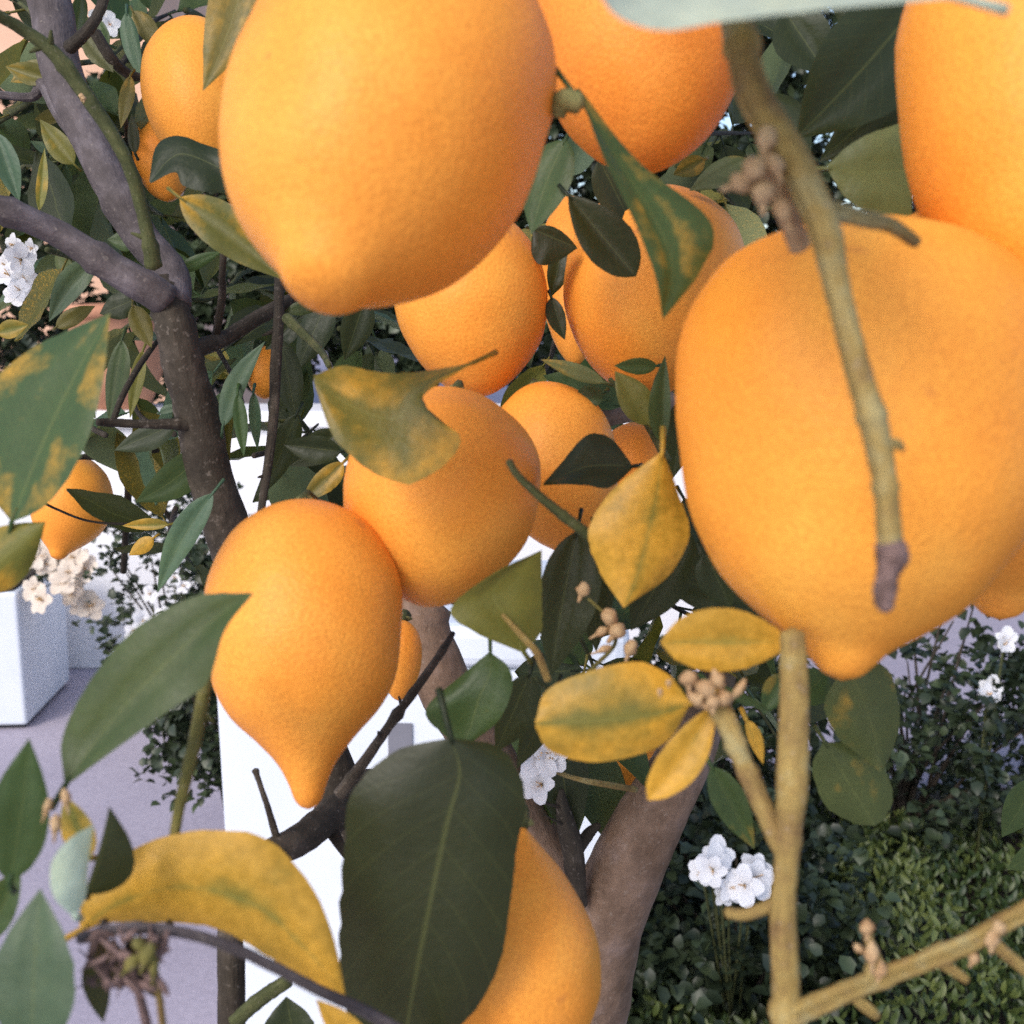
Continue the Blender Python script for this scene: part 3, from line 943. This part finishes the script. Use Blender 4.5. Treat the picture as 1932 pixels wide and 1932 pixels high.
def put_leaf(p, direction, normal, ln, key, par, yel=None):
    y = direction.normalized()
    z = (normal - y * normal.dot(y)).normalized()
    x = y.cross(z)
    o = bpy.data.objects.new('leaf', R.choice(GEN))
    COL.objects.link(o)
    m3 = Matrix((x, y, z)).transposed().to_4x4()
    m3 = Matrix.Translation(p - TO) @ m3 @ Matrix.Diagonal((ln * R.uniform(.85, 1.15), ln, ln, 1))
    o.parent = par
    o.matrix_local = m3
    return finish_leaf(o, key, yel)


def spray(a, b_, n, keys, ln=(.045, .075), w=9):
    """a leafy side twig from a to b_ (grid x, y, depth)"""
    jit = lambda q, s: (q[0] + R.uniform(-s, s), q[1] + R.uniform(-s, s), q[2] + R.uniform(-.02, .02))
    m1 = jit(tuple(a[i] + (b_[i] - a[i]) * .5 for i in range(3)), 30)
    pts = [(*a, w * 1.3), (*m1, w), (*b_, w * .5)]
    tw = branch(pts, R.choice((M_GREEN, M_DARK)), 'twig', n=12, sides=6)
    cs = catmull([P(*q[:3]) for q in pts], 24)
    for i in range(n):
        k = int(3 + (i + R.random()) / n * 20)
        k = min(k, 23)
        t = (cs[k + 1] - cs[k]).normalized()
        side = t.cross(Vector((R.gauss(0, 1), R.gauss(0, .6), R.gauss(0, 1)))).normalized()
        dr = (side + t * R.uniform(.1, .9) + Vector((0, 0, R.uniform(-.5, .25)))).normalized()
        nm = Vector((R.gauss(0, .5), R.gauss(-.45, .5), R.gauss(.7, .4)))
        l = R.uniform(*ln)
        put_leaf(cs[k] + dr * l * .16, dr, nm, l, R.choice(keys), tw)


MIX = ['dk', 'dk', 'dk', 'md', 'md', 'md', 'ol', 'ol', 'bl']
for a, b_, n in [
    ((100, 60, .62), (20, 0, .75), 6), ((150, 120, .62), (260, 60, .8), 8), ((230, 120, .7), (330, 20, .9), 8),
    ((60, 190, .68), (-20, 250, .8), 6), ((140, 260, .66), (60, 330, .85), 8), ((230, 190, .66), (200, 330, .85), 8),
    ((120, 330, .7), (20, 330, .9), 7), ((60, 420, .7), (170, 370, .9), 7), ((0, 450, .7), (80, 540, .9), 6),
    ((200, 480, .7), (250, 420, .95), 7), ((330, 560, .66), (430, 510, .85), 8), ((420, 560, .7), (520, 500, .9), 8),
    ((290, 600, .66), (180, 660, .85), 7), ((400, 640, .62), (460, 760, .8), 7), ((560, 620, .68), (660, 600, .9), 9),
    ((200, 820, .66), (60, 800, .85), 6), ((330, 820, .66), (250, 720, .85), 6), ((540, 760, .66), (620, 930, .8), 8),
    ((480, 860, .64), (600, 800, .8), 7), ((330, 960, .7), (360, 1060, .9), 5), ((640, 620, .7), (740, 640, .9), 6),
    ((1050, 640, .66), (1010, 720, .8), 6), ((1120, 480, .62), (1060, 330, .8), 8), ((1330, 330, .66), (1430, 430, .85), 8),
    ((1300, 250, .62), (1440, 250, .8), 8), ((1620, 120, .55), (1700, 20, .7), 8), ((1180, 1060, .52), (1350, 1180, .66), 9),
    ((1230, 760, .6), (1120, 800, .75), 5), ((1060, 1150, .5), (1130, 1290, .62), 7), ((1380, 1250, .5), (1470, 1400, .62), 7),
    ((1010, 1280, .52), (1100, 1420, .62), 6), ((90, 470, .6), (220, 560, .8), 6), ((50, -300, .6), (180, -420, .7), 7), ((40, -400, .62), (-120, -480, .7), 7), ((-250, 290, .5), (-330, 400, .6), 6), ((350, 20, .8), (460, 90, 1.0), 6), ((250, 340, .7), (330, 420, .9), 5)]:
    spray(a, b_, n, MIX)


# buds and blossoms
def buds(items, par, mat=M_BUD, name='bud'):
    b = MB()
    for (x, y, d, w, h, ang_) in items:
        c = P(x, y, d)
        ax = RT * math.sin(math.radians(ang_)) + UP * math.cos(math.radians(ang_))
        b.blob(c, ax, h * px(d), w * px(d) / 2, seed=x)
        b.tube([c - ax * h * px(d) * .8, c - ax * h * px(d) * .35], [w * px(d) * .12, w * px(d) * .2], 5)
    b.v = [v - TO for v in b.v]
    return b.build(name, mat, par)


buds([(1448, 262, .187, 40, 60, 10), (1462, 310, .186, 34, 46, -20), (1425, 320, .187, 50, 56, 40), (1398, 345, .188, 42, 50, 70), (1440, 365, .188, 50, 50, 0), (1475, 395, .189, 36, 60, -20)], B_hang)
buds([(1100, 1112, .33, 26, 32, 20), (1150, 1165, .33, 30, 40, -20), (1165, 1190, .33, 36, 36, 40), (1135, 1192, .33, 18, 32, 60), (1190, 1222, .33, 28, 34, 20), (1140, 1225, .33, 14, 34, 70)], B_pt)
buds([(1300, 1280, .247, 34, 34, 0), (1330, 1300, .246, 40, 40, 30), (1355, 1285, .248, 28, 46, -20), (1365, 1318, .247, 32, 34, 60), (1395, 1300, .25, 16, 50, 35), (1315, 1320, .247, 26, 44, -50), (1345, 1325, .245, 26, 30, 0)], B_fork, M_BUD)
buds([(1262, 1288, .25, 12, 14, 0), (1245, 1305, .25, 12, 14, 0)], B_fork)
buds([(1636, 1750, .235, 30, 32, 0), (1620, 1790, .236, 16, 26, -50), (1645, 1800, .235, 26, 46, 0), (1660, 1830, .236, 26, 40, 10)], B_br)
buds([(1870, 1775, .233, 30, 30, 0), (1838, 1808, .234, 22, 24, 30), (1885, 1750, .233, 26, 34, 60)], B_br)
buds([(124, 1505, .232, 18, 40, -10), (90, 1522, .233, 16, 40, 20), (105, 1555, .233, 20, 44, 5)], B_arc)
buds([(278, 1800, .222, 30, 50, 20), (262, 1782, .222, 22, 34, -30), (250, 1815, .223, 26, 44, 40), (290, 1822, .223, 18, 50, 5)], B_arc, M_LIME)
buds([(170 + 11 * (k % 13) + R.uniform(-8, 8), 1775 + 36 * (k // 13) + R.uniform(-14, 14), .226 + R.uniform(-.002, .004), R.uniform(7, 17), R.uniform(26, 64), R.uniform(0, 180)) for k in range(39)], B_arc, M_DEAD, 'dead_bud')
buds([(415, 415, .44, 34, 50, 10), (440, 430, .44, 30, 40, 60), (432, 400, .44, 24, 30, 0)], B_gs)
buds([(154, 182, .445, 12, 12, 0), (158, 186, .445, 10, 10, 0)], B_grn)


def flower(c, up, r, parent, org, npet=5, seed=0, cup=.35, mat=None):
    r2 = random.Random(seed)
    up = up.normalized()
    a = up.orthogonal().normalized()
    b_ = up.cross(a)
    m = MB()
    for k in range(npet):
        g_ = 2 * math.pi * (k + r2.uniform(-.15, .15)) / npet
        dr = (a * math.cos(g_) + b_ * math.sin(g_))
        sd = up.cross(dr)
        v, f = [], []
        l = r * r2.uniform(.85, 1.15)
        cp = cup + r2.uniform(-.25, .25)
        for i in range(5):
            s = i / 4
            w = l * .42 * math.sin(math.pi * (.12 + .80 * s)) ** .8
            q = c + dr * (l * (.08 + .92 * s)) + up * (l * cp * s * (1.3 - .8 * s))
            for e in (-1, 0, 1):
                v.append(q + sd * (e * w) + up * (abs(e) * w * .25) - org)
        for i in range(4):
            for k2 in range(2):
                f.append((i * 3 + k2, i * 3 + k2 + 1, i * 3 + k2 + 4, i * 3 + k2 + 3))
        m.add(v, f)
    o = m.build('flower', mat or M_PETAL, parent)
    s_ = MB()
    for k in range(5):
        e = c + up * r * .45 + (a * r2.gauss(0, 1) + b_ * r2.gauss(0, 1)) * r * .13
        s_.tube([c - org, c.lerp(e, .6) - org, e - org], r * .03, 4)
    st = s_.build('stamen', M_STAMEN)
    if parent.parent is None:
        st.parent = o
    else:
        st.parent = parent
    return o


for (x, y, d, r_) in [(28, 462, .72, .008), (40, 490, .7, .010), (18, 520, .72, .010), (45, 530, .71, .009), (30, 560, .73, .009), (38, 548, .70, .008), (62, 468, .72, .006), (12, 500, .73, .008), (193, 34, .75, .009), (208, 46, .74, .008), (50, 505, .74, .007)]:
    flower(P(x, y, d), Vector((R.uniform(-.6, .6), -1, R.uniform(-.2, .9))), r_, B_side, TO, 5, x + y)
for (x, y, d, r_) in [(1018, 1425, .50, .010), (1040, 1425, .5, .010), (1022, 1480, .5, .009)]:
    flower(P(x, y, d), Vector((R.uniform(-.6, .6), -1, R.uniform(-.2, .9))), r_, B_y, TO, 5, x + y, .9)

# ---------------------------------------------------------------- lemons
STD = [(0, 0), (.02, .22), (.06, .44), (.14, .72), (.26, .93), (.40, 1), (.55, .97), (.68, .84), (.78, .66), (.86, .44), (.92, .27), (.96, .20), (.985, .13), (1, 0)]
LONG = [(0, 0), (.015, .24), (.05, .48), (.13, .77), (.28, .97), (.42, 1), (.59, .92), (.70, .74), (.78, .50), (.853, .30), (.92, .19), (.965, .14), (.99, .08), (1, 0)]
BLUNT = [(0, 0), (.02, .28), (.06, .52), (.13, .80), (.24, .97), (.40, 1), (.61, .90), (.74, .73), (.82, .56), (.89, .32), (.93, .20), (.965, .145), (.988, .09), (1, 0)]
WIDE = [(0, 0), (.02, .28), (.06, .52), (.13, .80), (.24, .97), (.42, 1), (.60, .94), (.73, .79), (.82, .61), (.885, .42), (.93, .31), (.965, .24), (.988, .15), (1, 0)]
FAT = [(0, 0), (.02, .28), (.06, .52), (.13, .80), (.24, .97), (.40, 1), (.61, .91), (.74, .75), (.82, .60), (.89, .38), (.93, .23), (.965, .15), (.988, .09), (1, 0)]
ROUND = [(0, 0), (.02, .27), (.07, .52), (.16, .78), (.30, .96), (.48, 1), (.64, .93), (.78, .76), (.88, .56), (.95, .34), (.985, .17), (1, 0)]
UPTIP = [(0, 0), (.012, .05), (.04, .13), (.09, .28), (.16, .48), (.26, .70), (.38, .90), (.50, .99), (.60, 1), (.72, .92), (.84, .72), (.93, .46), (.98, .22), (1, 0)]


def lemon(top, tip, hw, d, label, prof=STD, dt=0., tt=None, col=(1, 1, 1), seg=48, rings=44, stem=.018):
    if tt is None:
        tt = .30 * math.hypot(top[0] - tip[0], top[1] - tip[1]) * px(d)
    a, b_ = P(top[0], top[1], d + tt), P(tip[0], tip[1], d + dt)
    ax = b_ - a
    ln = ax.length
    ax.normalize()
    e1 = ax.cross(FW).normalized()
    e2 = ax.cross(e1)
    rad = hw * px(d)
    seed = R.random() * 100
    c = a + ax * ln * .45
    pr = catmull([Vector((t, r, 0)) for t, r in prof], rings)
    v, f = [], []
    for i, q in enumerate(pr):
        for k in range(seg):
            g_ = 2 * math.pi * k / seg
            rr = max(0, q.y) * rad
            dr = e1 * math.cos(g_) + e2 * math.sin(g_)
            p_ = a + ax * (q.x * ln) + dr * rr
            nn = noise.noise((p_ - c) * 28 + Vector((seed, 0, 0))) * .045 + noise.noise((p_ - c) * 75 + Vector((0, seed, 0))) * .014
            p_ += dr * (rr * nn) + ax * (.02 * rr * noise.noise(p_ * 60))
            v.append(p_ - c)
    for i in range(rings):
        for k in range(seg):
            f.append((i * seg + k, (i + 1) * seg + k, (i + 1) * seg + (k + 1) % seg, i * seg + (k + 1) % seg))
    o = mesh('lemon', v, f, M_LEMON)
    bm = bmesh.new(); bm.from_mesh(o.data)
    bmesh.ops.remove_doubles(bm, verts=bm.verts, dist=1e-6)
    bmesh.ops.recalc_face_normals(bm, faces=bm.faces)
    bm.to_mesh(o.data); bm.free()
    o.data.shade_smooth()
    o.location = c
    o.color = (*col, 1)
    # calyx and stem
    s = MB()
    s.blob(a - c + FW * .003 - ax * .0005, ax, .003, .0036, seed=seed)
    k_ = s.build('calyx', M_CALYX, o)
    s = MB()
    s.tube([a - c, a - c - ax * stem * .15 + FW * stem * .4, a - c + FW * stem * 1.2], [.0020, .0017, .0019], 7)
    s.build('stem', M_GREEN, o)
    return tag(o, label, 'lemon', 'lemons hanging on the tree')


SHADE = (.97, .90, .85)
lemon((822, 0), (600, 564), 298, .262, 'huge pale orange-yellow lemon with a wide low nipple, above the smaller tucked-in lemon', WIDE, dt=-.030, tt=.024)
lemon((1200, -150), (1216, 316), 206, .345, 'shaded orange lemon behind the long drooping leaf and under the pale mint leaf', ROUND, col=(1, .86, .8))  # shade put into the peel colour by a deeper tint
lemon((1955, -180), (2010, 690), 290, .246, 'big bright yellow lemon resting against the top of the huge twig-crossed lemon', BLUNT, col=(1, 1.03, .95))
lemon((1640, 432), (1588, 1284), 360, .258, 'huge golden lemon with blunt nipple crossed by the bare dangling twig', FAT, dt=-.004, tt=.012, col=(1, 1.02, .95))
lemon((1895, 360), (1888, 1170), 340, .325, 'lemon mostly hidden behind the big golden lemon, only its nipple end showing over the patio', FAT, tt=.0)
lemon((872, 402), (906, 748), 150, .46, 'smaller lemon tucked under the huge pale one, touching the curled olive leaf', ROUND, dt=.01)
lemon((1262, 372), (1206, 742), 178, .475, 'dull orange lemon half hidden behind the oval dark leaf and the drooping leaf', ROUND, col=(1, .97, .95))
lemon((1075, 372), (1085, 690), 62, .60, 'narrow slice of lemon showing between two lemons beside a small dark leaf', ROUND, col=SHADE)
lemon((862, 734), (800, 1146), 192, .362, 'round lemon behind the curled olive leaf, shaded below', ROUND, dt=.012)
lemon((1010, 728), (1085, 1042), 122, .445, 'lemon behind the round lemon, under the small folded dark leaf', ROUND)
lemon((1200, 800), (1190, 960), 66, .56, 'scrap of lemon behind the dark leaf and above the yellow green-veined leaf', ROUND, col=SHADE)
lemon((572, 946), (582, 1527), 194, .335, 'whole orange-yellow lemon with long pointed nipple hanging over the white box', LONG)
lemon((760, 1170), (752, 1322), 40, .47, 'sliver of lemon showing behind the long-nippled lemon and the brown branch', ROUND)
lemon((157, 862), (107, 1056), 74, .84, 'small far lemon with bright cheek hanging above the square white planter', STD)
lemon((362, 46), (392, 330), 104, .60, 'small lemon beside the huge pale lemon with an olive leaf hanging over it', ROUND, col=(1, 1.05, 1))
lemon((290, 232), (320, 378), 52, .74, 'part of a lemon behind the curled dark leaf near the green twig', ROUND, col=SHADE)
lemon((986, 1558), (905, 2040), 190, .330, 'bright lemon half covered by the big dark green leaf, narrow end up', UPTIP, tt=.0)
lemon((1205, 1385), (1178, 1514), 50, .60, 'far lemon peeping out behind the thick brown branch', STD)
lemon((500, 655), (500, 752), 36, .80, 'far lemon between the green stem and the leaves with a bluish sheen', ROUND)
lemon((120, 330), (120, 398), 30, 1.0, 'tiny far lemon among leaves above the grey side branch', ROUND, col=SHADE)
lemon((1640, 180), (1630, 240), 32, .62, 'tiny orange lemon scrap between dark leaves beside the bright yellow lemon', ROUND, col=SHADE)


# ---------------------------------------------------------------- shrubs and flowers
def tuft(mb, c, dr, nm, l, w, val):
    y = dr.normalized()
    x = y.cross(nm)
    if x.length < 1e-4:
        x = y.orthogonal()
    x.normalize()
    z = x.cross(y)
    a, b_ = c + y * (l * .32) + z * (l * .05), c + y * (l * .70) + z * (l * .04)
    o = len(mb.v)
    u1, u2 = x * (w * .92) + z * (w * .35), x * (w * .80) + z * (w * .30)
    v1, v2 = x * (w * .92) - z * (w * .35), x * (w * .80) - z * (w * .30)
    mb.v += [c, a - v1, a, a + u1, b_ - v2, b_, b_ + u2, c + y * l - z * (l * .06)]
    mb.f += [(o, o + 2, o + 1), (o, o + 3, o + 2), (o + 1, o + 2, o + 5, o + 4), (o + 2, o + 3, o + 6, o + 5), (o + 4, o + 5, o + 7), (o + 5, o + 6, o + 7)]
    mb.uv += [(val, .5)] * 8


def shrub(name, label, loc, rx, ry, h, n, mat, leaf_l=(.02, .035), z0=.05, seed=1, ratio=.36, stems=9, cat='shrub', hole=.0, group=None):
    r2 = random.Random(seed)
    root = empty(name, loc)
    o = Vector(loc)
    sm = []
    for k in range(stems):
        a = r2.uniform(0, 6.28)
        q = math.sqrt(r2.random()) * .8
        e = Vector((math.cos(a) * rx * q, math.sin(a) * ry * q, h * r2.uniform(.6, .95)))
        m1 = Vector((e.x * .35 + r2.gauss(0, .03), e.y * .35 + r2.gauss(0, .03), e.z * .5))
        cs = catmull([Vector((r2.gauss(0, .02), r2.gauss(0, .02), 0)), m1, e], 10)
        t = MB()
        t.tube(cs, [.007 - .0005 * i for i in range(11)], 6)
        t.build('stem', M_DARK, root)
        sm.append(cs)
    mb = MB()
    cl = []
    for cs in sm:
        for k in range(3, 11):
            cl.append(cs[k])
    ncl = max(20, n // 16)
    for i in range(ncl):
        for _ in range(12):
            a = r2.uniform(0, 6.28); cz = r2.uniform(0, 1)
            q = r2.random() ** .45
            s = math.sqrt(max(0, 1 - (cz * 1.02 - .15) ** 2 * .9))
            c = Vector((math.cos(a) * rx * q * s, math.sin(a) * ry * q * s, z0 + (h - z0) * cz))
            if noise.noise(c * 5.5 + Vector((seed * 3.1, 0, 0))) > hole - .25:
                break
        tw = Vector((r2.gauss(0, 1), r2.gauss(0, 1), r2.gauss(.6, .6))).normalized()
        tone = r2.random() * .6
        for k in range(16):
            p_ = c + tw * r2.uniform(-.05, .06) + Vector((r2.gauss(0, .012), r2.gauss(0, .012), r2.gauss(0, .012)))
            if p_.z < .01:
                continue
            dr = (tw * .6 + Vector((r2.gauss(0, 1), r2.gauss(0, 1), r2.gauss(0, .8)))).normalized()
            l = r2.uniform(*leaf_l)
            tuft(mb, p_, dr, Vector((r2.gauss(0, .4), r2.gauss(0, .4), 1)), l, l * ratio, min(1, tone + r2.random() * .4))
    fo = mb.build('foliage', mat, root)
    tag(fo, kind='stuff')
    tag(root, label, cat, group)
    return root


def gnd(x, y):
    s = (y - N / 2) / N * W
    d = CAM.z / (math.sin(PITCH) + s * math.cos(PITCH))
    q = P(x, y, d)
    return Vector((q.x, q.y, 0))


# right: low dark shrub before the patio
shrub('garden_shrub', 'dark small-leaved shrub spilling over the patio edge behind the olive stem', (.98, 2.55, .02), .52, .36, .47, 2900, F_DARK, (.022, .04), .02, 4, .40, 14, hole=.08)
shrub('garden_shrub', 'low dark shrub around the white blossoms beside the thick brown branch', (.42, 2.35, .02), .34, .36, .62, 3600, F_DARK, (.022, .04), .02, 9, .40, 10, hole=-.05)
shrub('garden_shrub', 'leafy shrub with tall sprigs next to the patio, farthest along the bed', (1.55, 2.75, .02), .42, .4, .46, 3000, F_DARK, (.022, .04), .02, 15, .40, 10, hole=.0)
shrub('garden_shrub', 'low broad-leaved shrub holding the cluster of white blossoms beside the olive stem', (.40, 1.86, .02), .30, .24, .44, 3000, F_DARK, (.022, .038), .02, 41, .42, 9)
shrub('leafy_sprigs', 'thin leafy sprigs standing up over the patio edge behind the golden lemon', (1.02, 2.62, .02), .42, .22, .70, 420, F_DARK, (.022, .042), .30, 52, .40, 12, cat='plant', hole=.1)
# ground cover
gc = MB()
rg = random.Random(5)
for i in range(26000):
    x = rg.uniform(.10, 1.75); y = rg.uniform(1.15, 2.55)
    if noise.noise(Vector((x * 4, y * 4, 7))) < -.28:
        continue
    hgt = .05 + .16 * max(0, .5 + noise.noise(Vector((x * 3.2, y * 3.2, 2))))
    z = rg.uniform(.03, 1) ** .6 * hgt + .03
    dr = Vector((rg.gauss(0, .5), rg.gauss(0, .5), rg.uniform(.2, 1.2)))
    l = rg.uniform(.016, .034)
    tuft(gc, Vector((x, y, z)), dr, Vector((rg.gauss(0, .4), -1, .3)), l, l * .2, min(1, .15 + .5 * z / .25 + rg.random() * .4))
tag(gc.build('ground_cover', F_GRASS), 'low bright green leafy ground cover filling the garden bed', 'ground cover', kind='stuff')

# left: trailing shrub by the storage box, and the one by the planter
shrub('trailing_shrub', 'dark small-leaved shrub on the patio against the side of the white storage box', (-.68, 2.45, 0), .19, .2, .84, 3200, F_DARK, (.02, .036), .30, 21, .42, 7)
shrub('trailing_shrub', 'sparse dark shrub with small white flowers between the planter and white wall', (-1.02, 3.25, 0), .30, .26, .84, 2000, F_DARK, (.02, .035), .12, 23, .45, 8, hole=.05)
# tall background hedging
for (x, y, rx, h, n, s, mt, lb) in [
    (-2.0, 4.75, .75, 2.2, 4200, 31, F_DARK, 'tall dark evergreen shrub in front of the peach house'),
    (-.75, 4.8, .7, 2.2, 8000, 32, F_DARK, 'tall evergreen shrub standing before the garden wall behind the dark leaning branch'),
    (.55, 4.8, .8, 2.8, 10000, 33, F_DARK, 'tall dark evergreen shrub behind the cluster of middle lemons'),
    (1.9, 5.2, 1.0, 3.9, 12000, 34, F_DARK, 'tallest dark evergreen shrub, behind the golden lemon and its dangling twig')]:
    shrub('evergreen_shrub', lb, (x, y, 0), rx, .5, h, int(n * 1.5), mt, (.045, .075), 1.0 if x > -.9 else .95, s, .36, 10)

# white-flowered plants
def flower_plant(name, label, base, heads, cat='flower', mat=None):
    root = empty(name, base)
    o = Vector(base)
    for i, (p_, r_) in enumerate(heads):
        t = MB()
        q = p_ - o
        t.tube(catmull([Vector((R.gauss(0, .01), R.gauss(0, .01), 0)), Vector((q.x * .6, q.y * .6, q.z * .6)), q], 10), .0022, 5)
        s_ = t.build('stem', M_GREEN, root)
        lf = MB()
        for k in range(5):
            f_ = R.uniform(.35, .9)
            c = Vector((q.x * f_, q.y * f_, q.z * f_))
            tuft(lf, c, Vector((R.gauss(0, 1), R.gauss(0, 1), .4)), Vector((0, 0, 1)), .035, .011, R.random())
        tag(lf.build('foliage', F_DARK, root, smooth=False), kind='stuff')
        up = Vector((R.uniform(-.7, .7), -1, R.uniform(.1, .8)))
        flower(q, up, r_, root, Vector(), 5, i + int(p_.x * 100), mat=mat)
    return tag(root, label, cat, None)


D = 1.69
flower_plant('white_flower_plant', 'white-petalled flowers blooming low in the shrub beside the olive stem', (.42, 1.86, .02),
             [(P(1340, 1630, D), .030), (P(1352, 1615, D + .02), .028), (P(1325, 1645, D), .024), (P(1425, 1655, D), .032), (P(1405, 1670, D - .02), .034), (P(1430, 1635, D + .02), .026), (P(1375, 1675, D - .01), .024), (P(1362, 1690, D), .018), (P(1345, 1640, D - .02), .026)])
D = 2.55
flower_plant('white_flower_plant', 'thin-stemmed plant with single white flowers rising over the patio edge', (P(1850, 1500, D).x, P(1850, 1500, D).y, .03),
             [(P(1896, 1208, D), .030), (P(1868, 1298, D), .030), (P(1862, 1310, D - .02), .026), (P(1893, 1215, D - .01), .02)])
flower_plant('white_flower_plant', 'small white flowers on thin stems in front of the white garden wall', (-1.0, 3.05, 0),
             [(P(x, y, 3.1), .03) for (x, y) in ((285, 1120), (330, 1090), (345, 1070), (310, 1160), (300, 1200), (350, 1105), (385, 1140), (270, 1170), (255, 1190))])
heads = []
pc = P(96, 1110, 3.50)
for i in range(16):
    heads.append((pc + Vector((R.uniform(-.07, .10), R.uniform(-.02, .12), R.uniform(-.09, .12))), R.uniform(.04, .055)))
flower_plant('white_flower_plant', 'cluster of pale cream flowers growing in the square white planter', (pc.x - .10, pc.y + .18, .482), heads, mat=M_CREAM)
